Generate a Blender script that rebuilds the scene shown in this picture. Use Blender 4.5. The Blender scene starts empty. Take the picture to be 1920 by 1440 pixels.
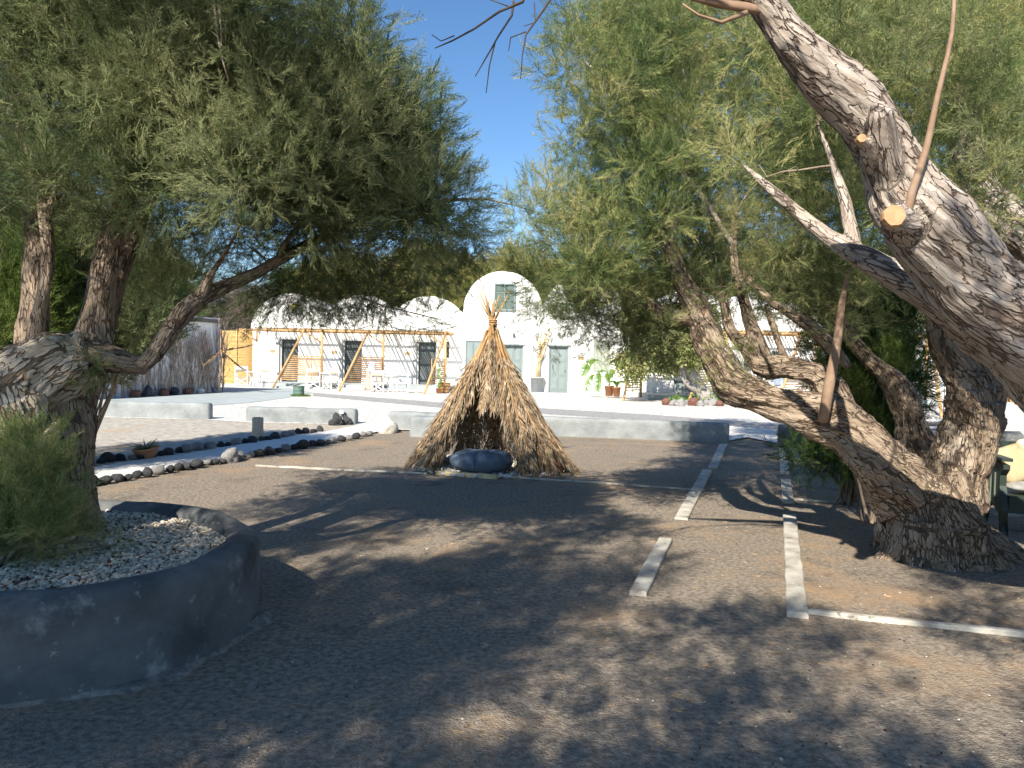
import bpy, bmesh, math, random
import numpy as np
from mathutils import Vector, Matrix
random.seed(7); np.random.seed(7)
rnd = random.Random(11)
PI = math.pi
C = bpy.context.scene.collection

# ------------------------------------------------------------------ camera
F = 1450.0; CAMZ = 1.55; PITCH = math.atan(48/1450.0); ROLL = 0.021
cam_d = bpy.data.cameras.new('camera'); cam = bpy.data.objects.new('camera', cam_d); C.objects.link(cam)
cam_d.sensor_width = 36; cam_d.lens = F/1920*36; cam_d.clip_start = 0.05; cam_d.clip_end = 2000
_f = Vector((0, math.cos(PITCH), -math.sin(PITCH))); _r0 = Vector((1, 0, 0)); _u0 = _r0.cross(_f)
_r = math.cos(ROLL)*_r0 + math.sin(ROLL)*_u0
_u = _r.cross(_f)
cam.matrix_world = Matrix(((_r.x, _u.x, -_f.x, 0), (_r.y, _u.y, -_f.y, 0), (_r.z, _u.z, -_f.z, CAMZ), (0, 0, 0, 1)))
bpy.context.scene.camera = cam
def ray(px, py):
    return _r*((px-960)/F) + _u*((720-py)/F) + _f
def P(px, py, Y):
    d = ray(px, py); t = Y/d.y
    return Vector((d.x*t, Y, CAMZ + d.z*t))
def G(px, py, z=0.0):
    d = ray(px, py); t = (z-CAMZ)/d.z
    return Vector((d.x*t, d.y*t, z))
def M(px, Y): return px*Y/F           # pixels of the photograph -> metres at depth Y

# ------------------------------------------------------------------ sky and sun
AZ = math.radians(23); EL = math.radians(38)
w = bpy.data.worlds.new('World'); bpy.context.scene.world = w; w.use_nodes = True
nt = w.node_tree; nt.nodes.clear()
sky = nt.nodes.new('ShaderNodeTexSky'); sky.sky_type = 'NISHITA'; sky.sun_disc = False
sky.sun_elevation = EL; sky.sun_rotation = PI + AZ
sky.air_density = 1.0; sky.dust_density = 0.0; sky.ozone_density = 4.0; sky.altitude = 100
bg = nt.nodes.new('ShaderNodeBackground'); bg.inputs[1].default_value = 0.085
wo = nt.nodes.new('ShaderNodeOutputWorld')
hs = nt.nodes.new('ShaderNodeHueSaturation'); hs.inputs['Saturation'].default_value = 1.12; nt.links.new(sky.outputs[0], hs.inputs['Color']); nt.links.new(hs.outputs[0], bg.inputs[0]); nt.links.new(bg.outputs[0], wo.inputs[0])
sd = bpy.data.lights.new('sun', 'SUN'); sd.energy = 5.0; sd.angle = math.radians(0.53); sd.color = (1, 0.93, 0.80)
sun = bpy.data.objects.new('sun', sd); C.objects.link(sun)
ldir = Vector((math.sin(AZ)*math.cos(EL), math.cos(AZ)*math.cos(EL), -math.sin(EL)))
sun.rotation_euler = ldir.to_track_quat('-Z', 'Y').to_euler(); sun.location = (-20, -50, 40)
vs = bpy.context.scene.view_settings
vs.view_transform = 'Standard'; vs.look = 'None'; vs.exposure = 1.0; vs.gamma = 1; vs.use_curve_mapping = False

# ------------------------------------------------------------------ materials
def L(nt, a, b): nt.links.new(a, b)
def mat(name, cols, rough=0.85, scale=3.0, detail=6, bump=0.0, bscale=40.0, attr=None, stops=None, spec=0.2,
        crack=None, stretch=None, rand=0.0, trans=0.0, metallic=0.0, second=None):
    """cols: list of 1..n colours blended by a noise; second=(colour, scale, lo, hi) adds patches"""
    m = bpy.data.materials.new(name); m.use_nodes = True; nt = m.node_tree; n = nt.nodes
    b = n['Principled BSDF']; b.inputs['Roughness'].default_value = rough
    b.inputs['Specular IOR Level'].default_value = spec; b.inputs['Metallic'].default_value = metallic
    if attr:
        tc = n.new('ShaderNodeAttribute'); tc.attribute_name = attr; co = tc.outputs['Vector']
    else:
        tc = n.new('ShaderNodeTexCoord'); co = tc.outputs['Object']
    if stretch:
        mp = n.new('ShaderNodeMapping'); mp.inputs['Scale'].default_value = stretch; L(nt, co, mp.inputs[0]); co = mp.outputs[0]
    if len(cols) == 1:
        rgb = n.new('ShaderNodeRGB'); rgb.outputs[0].default_value = (*cols[0], 1); col = rgb.outputs[0]
    else:
        nz = n.new('ShaderNodeTexNoise'); nz.inputs['Scale'].default_value = scale; nz.inputs['Detail'].default_value = detail
        nz.inputs['Roughness'].default_value = 0.62
        L(nt, co, nz.inputs['Vector'])
        cr = n.new('ShaderNodeValToRGB'); e = cr.color_ramp.elements
        st = stops or [0.32 + 0.36*i/(len(cols)-1) for i in range(len(cols))]
        e[0].position = st[0]; e[0].color = (*cols[0], 1); e[1].position = st[-1]; e[1].color = (*cols[-1], 1)
        for i in range(1, len(cols)-1):
            x = e.new(st[i]); x.color = (*cols[i], 1)
        L(nt, nz.outputs[0], cr.inputs[0]); col = cr.outputs[0]
    if second:
        for (c2, s2, lo, hi) in (second if isinstance(second, list) else [second]):
            n2 = n.new('ShaderNodeTexNoise'); n2.inputs['Scale'].default_value = s2; n2.inputs['Detail'].default_value = 8
            n2.inputs['Roughness'].default_value = 0.7; L(nt, co, n2.inputs['Vector'])
            mr = n.new('ShaderNodeMapRange'); mr.inputs[1].default_value = lo; mr.inputs[2].default_value = hi; L(nt, n2.outputs[0], mr.inputs[0])
            mx = n.new('ShaderNodeMix'); mx.data_type = 'RGBA'; L(nt, mr.outputs[0], mx.inputs[0]); L(nt, col, mx.inputs[6]); mx.inputs[7].default_value = (*c2, 1)
            col = mx.outputs[2]
    hgt = None
    if crack:
        (cc, cs, cw) = crack
        n3 = n.new('ShaderNodeTexNoise'); n3.inputs['Scale'].default_value = cs*.8; n3.inputs['Detail'].default_value = 4; L(nt, co, n3.inputs['Vector'])
        vm = n.new('ShaderNodeVectorMath'); vm.operation = 'MULTIPLY_ADD'; L(nt, n3.outputs['Color'], vm.inputs[0]); vm.inputs[1].default_value = (1.6/cs,)*3; L(nt, co, vm.inputs[2])
        ab = n.new('ShaderNodeTexVoronoi'); ab.feature = 'DISTANCE_TO_EDGE'; ab.inputs['Scale'].default_value = cs; L(nt, vm.outputs[0], ab.inputs['Vector'])
        mr = n.new('ShaderNodeMapRange'); mr.inputs[1].default_value = cw*.1; mr.inputs[2].default_value = cw; mr.interpolation_type = 'SMOOTHSTEP'
        pw = n.new('ShaderNodeMath'); pw.operation = 'POWER'; pw.inputs[1].default_value = 5; n5 = n.new('ShaderNodeTexNoise'); n5.inputs['Scale'].default_value = cs*.35; L(nt, co, n5.inputs['Vector']); d2 = n.new('ShaderNodeMath'); d2.operation = 'MULTIPLY'; d2.inputs[1].default_value = 1.9; L(nt, n5.outputs[0], d2.inputs[0]); L(nt, d2.outputs[0], pw.inputs[0])
        dv = n.new('ShaderNodeMath'); dv.operation = 'DIVIDE'; L(nt, ab.outputs[0], dv.inputs[0]); L(nt, pw.outputs[0], dv.inputs[1]); L(nt, dv.outputs[0], mr.inputs[0]); hgt = mr.outputs[0]
        mx = n.new('ShaderNodeMix'); mx.data_type = 'RGBA'; L(nt, hgt, mx.inputs[0]); L(nt, col, mx.inputs[7]); mx.inputs[6].default_value = (*cc, 1); col = mx.outputs[2]
    if rand:
        oi = n.new('ShaderNodeObjectInfo'); hs = n.new('ShaderNodeHueSaturation')
        mr = n.new('ShaderNodeMapRange'); mr.inputs[3].default_value = 1-rand; mr.inputs[4].default_value = 1+rand
        L(nt, oi.outputs['Random'], mr.inputs[0]); L(nt, mr.outputs[0], hs.inputs['Value']); L(nt, col, hs.inputs['Color']); col = hs.outputs[0]
    L(nt, col, b.inputs['Base Color'])
    if bump:
        nb = n.new('ShaderNodeTexNoise'); nb.inputs['Scale'].default_value = bscale; nb.inputs['Detail'].default_value = 5; L(nt, co, nb.inputs['Vector'])
        bp = n.new('ShaderNodeBump'); bp.inputs['Strength'].default_value = 1.0; bp.inputs['Distance'].default_value = bump
        L(nt, nb.outputs[0], bp.inputs['Height'])
        if hgt:
            b2 = n.new('ShaderNodeBump'); b2.inputs['Distance'].default_value = bump*.8; L(nt, hgt, b2.inputs['Height']); L(nt, bp.outputs[0], b2.inputs['Normal']); bp = b2
        L(nt, bp.outputs[0], b.inputs['Normal'])
    if trans:
        tr = n.new('ShaderNodeBsdfTranslucent'); L(nt, col, tr.inputs[0]); ms = n.new('ShaderNodeMixShader'); ms.inputs[0].default_value = trans
        L(nt, b.outputs[0], ms.inputs[1]); L(nt, tr.outputs[0], ms.inputs[2]); L(nt, ms.outputs[0], n['Material Output'].inputs[0])
    return m
def leafmat(name, cols, trans=0.3, pos=1.5):
    m = bpy.data.materials.new(name); m.use_nodes = True; nt = m.node_tree; n = nt.nodes; n.remove(n['Principled BSDF'])
    oi = n.new('ShaderNodeObjectInfo'); ge = n.new('ShaderNodeNewGeometry')
    nz = n.new('ShaderNodeTexNoise'); nz.inputs['Scale'].default_value = pos; nz.inputs['Detail'].default_value = 2; L(nt, ge.outputs['Position'], nz.inputs['Vector'])
    ad = n.new('ShaderNodeMath'); ad.operation = 'MULTIPLY_ADD'; ad.inputs[1].default_value = 0.45; ad.inputs[2].default_value = -0.2
    L(nt, oi.outputs['Random'], ad.inputs[0]); a2 = n.new('ShaderNodeMath'); L(nt, ad.outputs[0], a2.inputs[0]); L(nt, nz.outputs[0], a2.inputs[1])
    cr = n.new('ShaderNodeValToRGB'); e = cr.color_ramp.elements; k = len(cols)
    e[0].position = .25; e[0].color = (*cols[0], 1); e[1].position = .75; e[1].color = (*cols[-1], 1)
    for i in range(1, k-1): x = e.new(.25+.5*i/(k-1)); x.color = (*cols[i], 1)
    L(nt, a2.outputs[0], cr.inputs[0])
    d = n.new('ShaderNodeBsdfDiffuse'); t = n.new('ShaderNodeBsdfTranslucent'); ms = n.new('ShaderNodeMixShader'); ms.inputs[0].default_value = trans
    L(nt, cr.outputs[0], d.inputs[0]); L(nt, cr.outputs[0], t.inputs[0]); L(nt, d.outputs[0], ms.inputs[1]); L(nt, t.outputs[0], ms.inputs[2])
    L(nt, ms.outputs[0], n['Material Output'].inputs[0])
    return m

# ------------------------------------------------------------------ object helpers
def tag(o, label=None, cat=None, group=None, kind=None):
    if label: o['label'] = label
    if cat: o['category'] = cat
    if group: o['group'] = group
    if kind: o['kind'] = kind
    return o
WORLD = {}
def thing(name, label, cat, loc=(0, 0, 0), rz=0.0, group=None, world=False):
    o = bpy.data.objects.new(name, None); C.objects.link(o); o.empty_display_size = 0.2
    o.location = loc; o.rotation_euler = (0, 0, rz)
    if world: WORLD[o.name] = Matrix.Translation(-Vector(loc))      # its parts are modelled in world coordinates
    return tag(o, label, cat, group)
def link(name, me, parent=None, loc=None, rot=None):
    o = bpy.data.objects.new(name, me); C.objects.link(o)
    if parent:
        o.parent = parent
        if parent.name in WORLD: o.matrix_parent_inverse = WORLD[parent.name]
    if loc is not None: o.location = loc
    if rot is not None: o.rotation_euler = rot
    return o
def copy_tree(o, parent=None, label=None):
    c = o.copy(); C.objects.link(c); c.parent = parent
    if label: c['label'] = label
    for ch in list(o.children): copy_tree(ch, c)
    return c
class MB:
    def __init__(s): s.v = []; s.f = []; s.sm = []
    def add(s, vs_, fs_, smooth=False):
        k = len(s.v); s.v.extend([tuple(x) for x in vs_]); s.f.extend([tuple(i+k for i in f) for f in fs_]); s.sm.extend([smooth]*len(fs_))
        return s
    def box(s, c, size, rz=0.0, R=None):
        hx, hy, hz = size[0]/2, size[1]/2, size[2]/2; R = R or Matrix.Rotation(rz, 3, 'Z'); c = Vector(c)
        vs_ = [c + R @ Vector((x*hx, y*hy, z*hz)) for z in (-1, 1) for y in (-1, 1) for x in (-1, 1)]
        return s.add(vs_, [(0, 2, 3, 1), (4, 5, 7, 6), (0, 1, 5, 4), (2, 6, 7, 3), (0, 4, 6, 2), (1, 3, 7, 5)])
    def beam(s, a, b, w_, h, up=Vector((0, 0, 1))):
        a = Vector(a); b = Vector(b); d = b-a; l = d.length; d.normalize()
        x = d.cross(up)
        if x.length < 1e-3: x = d.cross(Vector((1, 0, 0)))
        x.normalize(); z = x.cross(d)
        R = Matrix((x, d, z)).transposed()
        return s.box((a+b)/2, (w_, l, h), R=R)
    def tube(s, pts, rad, seg=8, cap=True, smooth=True):
        pts = [Vector(p) for p in pts]; n = len(pts)
        if not hasattr(rad, '__len__'): rad = [rad]*n
        ref = Vector((0.13, 0.27, 0.95)).normalized(); vs_ = []; fs_ = []
        x = None
        for i in range(n):
            d = (pts[min(i+1, n-1)]-pts[max(i-1, 0)])
            d = d.normalized() if d.length > 1e-9 else Vector((0, 0, 1))
            if x is None:
                x = d.cross(ref); x = x.normalized() if x.length > .05 else d.cross(Vector((1, 0, 0))).normalized()
            else: x = (x - d*x.dot(d)).normalized()
            y = d.cross(x)
            for k in range(seg):
                a = 2*PI*k/seg; vs_.append(pts[i] + (x*math.cos(a)+y*math.sin(a))*rad[i])
        for i in range(n-1):
            for k in range(seg):
                k2 = (k+1) % seg; fs_.append((i*seg+k, i*seg+k2, (i+1)*seg+k2, (i+1)*seg+k))
        if cap: fs_.append(tuple(range(seg-1, -1, -1))); fs_.append(tuple((n-1)*seg+k for k in range(seg)))
        return s.add(vs_, fs_, smooth)
    def lathe(s, c, prof, seg=20, smooth=True):
        c = Vector(c); vs_ = []; fs_ = []; n = len(prof)
        for (r, z) in prof:
            for k in range(seg):
                a = 2*PI*k/seg; vs_.append(c+Vector((r*math.cos(a), r*math.sin(a), z)))
        for i in range(n-1):
            for k in range(seg):
                k2 = (k+1) % seg; fs_.append((i*seg+k, i*seg+k2, (i+1)*seg+k2, (i+1)*seg+k))
        fs_.append(tuple(range(seg-1, -1, -1))); fs_.append(tuple((n-1)*seg+k for k in range(seg)))
        return s.add(vs_, fs_, smooth)
    def mesh(s, name, m=None, bevel=0):
        me = bpy.data.meshes.new(name); me.from_pydata(s.v, [], s.f)
        if m: me.materials.append(m)
        me.polygons.foreach_set('use_smooth', s.sm); me.update()
        return me
    def build(s, name, m, parent=None, bevel=0.0):
        o = link(name, s.mesh(name, m), parent)
        if bevel:
            b = o.modifiers.new('bevel', 'BEVEL'); b.width = bevel; b.segments = 2; b.limit_method = 'ANGLE'
        return o
def struct(o): o['kind'] = 'structure'; return o
def stuff(o): o['kind'] = 'stuff'; return o

# numpy value noise -------------------------------------------------
def _h(ix, iy, iz):
    n = (ix*374761393 + iy*668265263 + iz*2147483647 + 12345) & 0xffffffff
    n = ((n ^ (n >> 13))*1274126177) & 0xffffffff
    return ((n ^ (n >> 16)) & 0xffff)/32767.5 - 1
def vnoise(p):
    p = np.asarray(p, float); i = np.floor(p).astype(np.int64); f = p-i; f = f*f*(3-2*f)
    r = 0
    for dx in (0, 1):
        for dy in (0, 1):
            for dz in (0, 1):
                wgt = (f[:, 0] if dx else 1-f[:, 0])*(f[:, 1] if dy else 1-f[:, 1])*(f[:, 2] if dz else 1-f[:, 2])
                r = r + wgt*_h(i[:, 0]+dx, i[:, 1]+dy, i[:, 2]+dz)
    return r
def fbm(p, o=4):
    p = np.asarray(p, float); r = 0; a = 1
    for k in range(o): r = r + a*vnoise(p*(2**k)+k*17.3); a *= .5
    return r
def displace(me, amp, scale, o=3, axis=None):
    n = len(me.vertices); co = np.empty(n*3); me.vertices.foreach_get('co', co); co = co.reshape(-1, 3)
    d = np.stack([fbm(co*scale+31*k, o) for k in range(3)], 1)*amp
    if axis is not None: d = d*np.array(axis)
    me.vertices.foreach_set('co', (co+d).ravel()); me.update()

# instanced stuff (geometry nodes) ---------------------------------
def scatter(name, pos, direc, scl, variants, parent=None, roll=True, idx=None):
    """pos Nx3, direc Nx3 (local +Z of the piece), scl N"""
    pos = np.asarray(pos, float); d = np.asarray(direc, float); d /= np.linalg.norm(d, axis=1)[:, None]+1e-9
    n = len(pos); rr = np.random.rand(n)*2*PI if roll else np.zeros(n)
    ref = np.tile(np.array([0.0, 0, 1]), (n, 1)); ref[np.abs(d[:, 2]) > .95] = (1, 0, 0)
    x = np.cross(ref, d); x /= np.linalg.norm(x, axis=1)[:, None]; y = np.cross(d, x)
    X = x*np.cos(rr)[:, None]+y*np.sin(rr)[:, None]; Yv = np.cross(d, X)
    eul = np.stack([np.arctan2(Yv[:, 2], d[:, 2]), -np.arcsin(np.clip(X[:, 2], -1, 1)), np.arctan2(X[:, 1], X[:, 0])], 1)
    me = bpy.data.meshes.new(name); me.vertices.add(n); me.vertices.foreach_set('co', pos.ravel())
    a = me.attributes.new('rot', 'FLOAT_VECTOR', 'POINT'); a.data.foreach_set('vector', eul.ravel())
    a = me.attributes.new('scl', 'FLOAT', 'POINT'); a.data.foreach_set('value', np.asarray(scl, float))
    a = me.attributes.new('idx', 'INT', 'POINT'); a.data.foreach_set('value', np.random.randint(0, len(variants), n) if idx is None else idx)
    o = link(name, me, parent); stuff(o)
    ng = bpy.data.node_groups.new('scatter_'+name, 'GeometryNodeTree')
    ng.interface.new_socket('Geometry', in_out='INPUT', socket_type='NodeSocketGeometry'); ng.interface.new_socket('Geometry', in_out='OUTPUT', socket_type='NodeSocketGeometry')
    gi = ng.nodes.new('NodeGroupInput'); go = ng.nodes.new('NodeGroupOutput'); ip = ng.nodes.new('GeometryNodeInstanceOnPoints')
    j = ng.nodes.new('GeometryNodeGeometryToInstance')
    for v in variants[::-1]:
        ob = ng.nodes.new('GeometryNodeObjectInfo'); ob.inputs['Object'].default_value = v; ng.links.new(ob.outputs['Geometry'], j.inputs[0])
    ng.links.new(gi.outputs[0], ip.inputs['Points']); ng.links.new(j.outputs[0], ip.inputs['Instance']); ip.inputs['Pick Instance'].default_value = True
    for nm, tp, sk in (('rot', 'FLOAT_VECTOR', 'Rotation'), ('scl', 'FLOAT', 'Scale'), ('idx', 'INT', 'Instance Index')):
        na = ng.nodes.new('GeometryNodeInputNamedAttribute'); na.data_type = tp; na.inputs[0].default_value = nm
        ng.links.new(na.outputs[0], ip.inputs[sk])
    ng.links.new(ip.outputs[0], go.inputs[0])
    md = o.modifiers.new('scatter', 'NODES'); md.node_group = ng
    return o
def source(name, me): return bpy.data.objects.new(name, me)     # never linked to the scene: geometry nodes read it

# ------------------------------------------------------------------ material set
SAND = mat('dark_sand', [(.145, .115, .088), (.27, .225, .178), (.41, .345, .27)], .95, 30, 12, bump=.022, bscale=85, spec=.1,
           second=[((.42, .28, .165), .6, .52, .70), ((.08, .07, .062), 1.3, .55, .75), ((.40, .37, .32), 90, .64, .72), ((.05, .042, .035), 150, .60, .68)])
PALES = mat('pale_sandy_gravel', [(.26, .235, .20), (.38, .35, .305), (.50, .46, .40)], .95, 8, 10, bump=.014, bscale=50, spec=.1, second=[((.42, .30, .18), .7, .55, .7)])
GRAVEL = mat('white_gravel', [(.22, .21, .19), (.58, .56, .52), (.80, .78, .74)], .9, 9, 10, bump=.03, bscale=22, spec=.1)
PATHGR = mat('path_gravel', [(.42, .41, .39), (.68, .66, .63), (.80, .78, .75)], .9, 40, 6, bump=.02, bscale=60, spec=.1)
CONC = mat('blue_grey_concrete', [(.30, .34, .35), (.38, .42, .43)], .8, 1.2, 6, bump=.004, bscale=30)
BAND = mat('grey_cobble_band', [(.22, .22, .22), (.36, .35, .34)], .9, 7, 6, bump=.02, bscale=20)
WHITE = mat('whitewash', [(.80, .79, .77), (.84, .83, .81)], .9, 1.5, 5, bump=.006, bscale=9, spec=.15)
GREYW = mat('grey_plaster', [(.17, .185, .19), (.235, .25, .255), (.29, .305, .305)], .85, 2.2, 8, bump=.012, bscale=16, spec=.15,
            second=((.36, .36, .34), 3.1, .64, .72))
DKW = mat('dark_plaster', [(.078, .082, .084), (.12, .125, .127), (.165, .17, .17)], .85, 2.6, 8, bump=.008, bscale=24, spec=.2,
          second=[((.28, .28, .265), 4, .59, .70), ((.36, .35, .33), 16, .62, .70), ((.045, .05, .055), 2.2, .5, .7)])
SILL = mat('grey_frame_plaster', [(.42, .43, .43), (.47, .48, .48)], .8, 2)
DOORG = mat('grey_green_paint', [(.20, .245, .245), (.235, .275, .275)], .6, 3, bump=.001)
DOORD = mat('dark_grey_paint', [(.09, .105, .11), (.12, .135, .14)], .55, 3)
GLASS = mat('window_glass', [(.10, .13, .11)], .08, spec=.8)
WOODO = mat('orange_wood', [(.36, .20, .09), (.52, .31, .14), (.62, .40, .20)], .7, 6, bump=.002, bscale=30, stretch=(1, 1, .2), rand=.12)
BAMB = mat('bamboo_cane', [(.42, .28, .12), (.60, .42, .20), (.70, .53, .30)], .5, 9, bump=.001, rand=.2)
SCREEN = mat('bamboo_screen', [(.38, .24, .09), (.58, .39, .16), (.66, .47, .22)], .7, 5, stretch=(1, 1, 8), rand=.15)
TPOLE = mat('aged_bamboo', [(.22, .13, .06), (.38, .25, .12), (.46, .33, .18)], .6, 9, rand=.2)
REED = mat('roof_reed', [(.45, .36, .24), (.60, .50, .36)], .8, 9)
PLANK = mat('weathered_white_plank', [(.28, .25, .21), (.44, .41, .35), (.55, .52, .46)], .85, 5, 9, bump=.004, bscale=50,
            second=((.12, .10, .085), 7, .60, .68))
YPLANK = mat('yellow_plank', [(.50, .38, .20), (.62, .50, .30)], .8, 8, bump=.002)
BARK = mat('tamarisk_bark', [(.19, .138, .10), (.29, .222, .162), (.41, .33, .255)], .95, 30, 10, bump=.03, bscale=42, attr='bark', spec=.1,
           second=((.48, .43, .37), 5, .56, .70), crack=((.125, .088, .065), 40, .10))
BARKG = mat('pale_grey_bark', [(.26, .205, .165), (.37, .31, .265), (.49, .435, .385)], .95, 22, 10, bump=.035, bscale=20, attr='bark', spec=.1,
            second=((.50, .46, .42), 2.6, .52, .72), crack=((.17, .125, .10), 34, .07))
LOGM = mat('weathered_log', [(.30, .22, .14), (.52, .43, .32), (.66, .57, .46)], .95, 13, 8, bump=.035, bscale=20, attr='bark', spec=.1, crack=((.22, .15, .10), 34, .08))
TWIG = mat('twig_bark', [(.15, .11, .08), (.34, .27, .21)], .9, 8)
SHOOT = mat('young_shoot_bark', [(.20, .12, .08), (.34, .24, .17)], .7, 9)
CUT = mat('fresh_cut_wood', [(.38, .21, .11), (.52, .33, .19)], .8, 14)
LAVA = mat('lava_stone', [(.03, .032, .037), (.06, .063, .07), (.13, .128, .13)], .95, 7, 8, bump=.02, bscale=26, rand=.35,
           second=((.2, .12, .09), 1.8, .6, .7))
BOULD = mat('white_boulder', [(.55, .52, .46), (.70, .67, .60)], .9, 5, 8, bump=.02, bscale=14)
GROCK = mat('grey_rock', [(.20, .19, .19), (.36, .35, .34)], .9, 5, 8, bump=.02, bscale=14)
RROCK = mat('red_brown_rock', [(.13, .06, .045), (.22, .11, .08)], .9, 5, 8, bump=.02, bscale=14)
PEB = mat('pale_pebble', [(.38, .32, .24), (.56, .49, .39), (.68, .61, .50)], .85, 3, rand=.4)
PEBW = mat('white_pebble', [(.5, .48, .45), (.66, .64, .6)], .85, 3, rand=.3)
FROND = mat('dry_palm_leaflet', [(.12, .08, .05), (.27, .20, .13), (.47, .39, .29)], .8, 14, rand=.4, trans=.22)
RACH = mat('dry_palm_rib', [(.26, .14, .06), (.42, .26, .12)], .7, 6, rand=.15)
CLAY = mat('terracotta', [(.36, .16, .08), (.48, .24, .13)], .85, 6)
CANVAS = mat('cream_canvas', [(.62, .52, .36), (.70, .60, .44)], .9, 5)
GCANV = mat('grey_canvas', [(.36, .35, .35), (.42, .41, .40)], .9, 5)
PAINTW = mat('white_painted_wood', [(.72, .71, .69), (.8, .79, .77)], .6, 5)
POUF = mat('blue_grey_fabric', [(.085, .12, .165), (.12, .16, .21)], .95, 3, bump=.003, bscale=90)
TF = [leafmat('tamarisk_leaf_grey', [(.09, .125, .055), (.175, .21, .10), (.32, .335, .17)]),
      leafmat('tamarisk_leaf_sun_tinted', [(.09, .135, .055), (.205, .26, .10), (.44, .42, .19)])]  # same leaf, its sunlit look put into a warmer, brighter colour
OLIVE = leafmat('olive_leaf', [(.13, .16, .05), (.27, .28, .10), (.44, .39, .16)])
BRIGHT = leafmat('bright_green_leaf', [(.06, .10, .025), (.12, .18, .045), (.21, .26, .08)])
DKGREEN = leafmat('dark_green_leaf', [(.03, .06, .025), (.06, .11, .035), (.12, .17, .06)])
FIG = leafmat('fig_leaf', [(.12, .16, .05), (.24, .27, .10), (.42, .38, .18)])
DRY = leafmat('dry_twig_mass', [(.20, .16, .13), (.32, .27, .23)], trans=.05)
GRASS = leafmat('grass_blade', [(.06, .13, .02), (.13, .22, .04)])
# ================================================================== setting: ground
def sheet(name, pts, z, m, sub=None):  # z keeps every sheet clear of the one below
    me = bpy.data.meshes.new(name); me.from_pydata([(p.x, p.y, z) for p in pts], [], [tuple(range(len(pts)))]); me.materials.append(m)
    if me.polygons[0].normal.z < 0: me.flip_normals()
    return struct(link(name, me))
def grid_ground():
    xs = np.concatenate([[-400, -150, -60, -30, -18], np.linspace(-10, 10, 126), [18, 30, 60, 150, 400]])
    ys = np.concatenate([[-300, -100, -40, -20], np.linspace(-8, 17, 156), [22, 30, 45, 70, 120, 250, 500]])
    X, Y = np.meshgrid(xs, ys); p = np.stack([X.ravel(), Y.ravel(), np.zeros(X.size)], 1)
    near = np.clip(1-np.maximum(np.abs(p[:, 0])-8, 0)/2, 0, 1)*np.clip((15-p[:, 1])/2, 0, 1)*np.clip((p[:, 1]+8)/2, 0, 1)
    q = p.copy(); p[:, 2] = (fbm(q*np.array([.8, .8, 1]), 3)*.010+fbm(q*5, 2)*.002)*near
    nx = len(xs); fs = [(j*nx+i, j*nx+i+1, (j+1)*nx+i+1, (j+1)*nx+i) for j in range(len(ys)-1) for i in range(nx-1)]
    me = bpy.data.meshes.new('ground'); me.from_pydata(p.tolist(), [], fs); me.materials.append(SAND)
    me.polygons.foreach_set('use_smooth', [True]*len(fs)); me.update()
    return struct(link('ground', me))
grid_ground()
# gravel courtyard from the low walls to the buildings
cy = [G(-700, 800), G(0, 780), G(388, 789), G(463, 794), G(665, 798), G(745, 808), G(1000, 814), G(1200, 822), G(1365, 829), G(1400, 822), G(1465, 835), G(1920, 852), G(2500, 880)]
cy = cy + [Vector((45, 60, 0)), Vector((-45, 60, 0))]
sheet('gravel_courtyard', cy, .026, GRAVEL)
sheet('pale_sand', [G(-60, 905), G(150, 884), G(245, 870), G(340, 856), G(440, 840), G(540, 823), G(672, 801), G(665, 797), G(463, 793), G(388, 788), G(160, 781), G(-60, 790)], .020, PALES)
sheet('concrete_path', [G(40, 768), G(150, 762), G(402, 762), G(470, 757), G(528, 749), G(590, 738), G(540, 728), G(412, 730), G(150, 744)], .034, CONC)
sheet('cobble_band', [G(587, 738), G(837, 757), G(1200, 778), G(1474, 798), G(1920, 828), G(1920, 836), G(1474, 808), G(1200, 789), G(837, 767), G(587, 744)], .032, BAND)
PW = [(62, 925, 40, 885), (150, 911, 150, 885), (260, 893, 245, 868), (370, 876, 340, 855), (480, 855, 440, 838), (590, 836, 540, 822), (680, 818, 620, 810), (735, 806, 672, 799), (760, 800, 690, 792)]
pm = [G(a, b) for a, b, _, _ in PW] + [G(c, d) for _, _, c, d in PW[::-1]]
sheet('white_gravel_path', pm, .03, PATHGR)
# far hill behind the buildings
def hill():
    n = 90; vs_ = []; fs_ = []
    for j, (y, k) in enumerate(((95, 0), (105, .35), (118, .75), (130, 1), (160, 1.1), (230, .0))):
        for i in range(n):
            x = -160+320*i/(n-1)
            h = 11+4*math.sin(i*.13+1)+2.2*math.sin(i*.41)+1.0*math.sin(i*1.3)
            vs_.append((x, y+3*math.sin(i*.7+j), k*h-(.5 if k == 0 else 0)))
    for j in range(5):
        for i in range(n-1): a = j*n+i; fs_.append((a, a+1, a+n+1, a+n))
    m = mat('hill_scrub', [(.10, .085, .045), (.20, .155, .085), (.27, .20, .13)], .95, .35, 8)
    o = MB().add(vs_, fs_, True).build('hill', m); struct(o)
hill()

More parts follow.
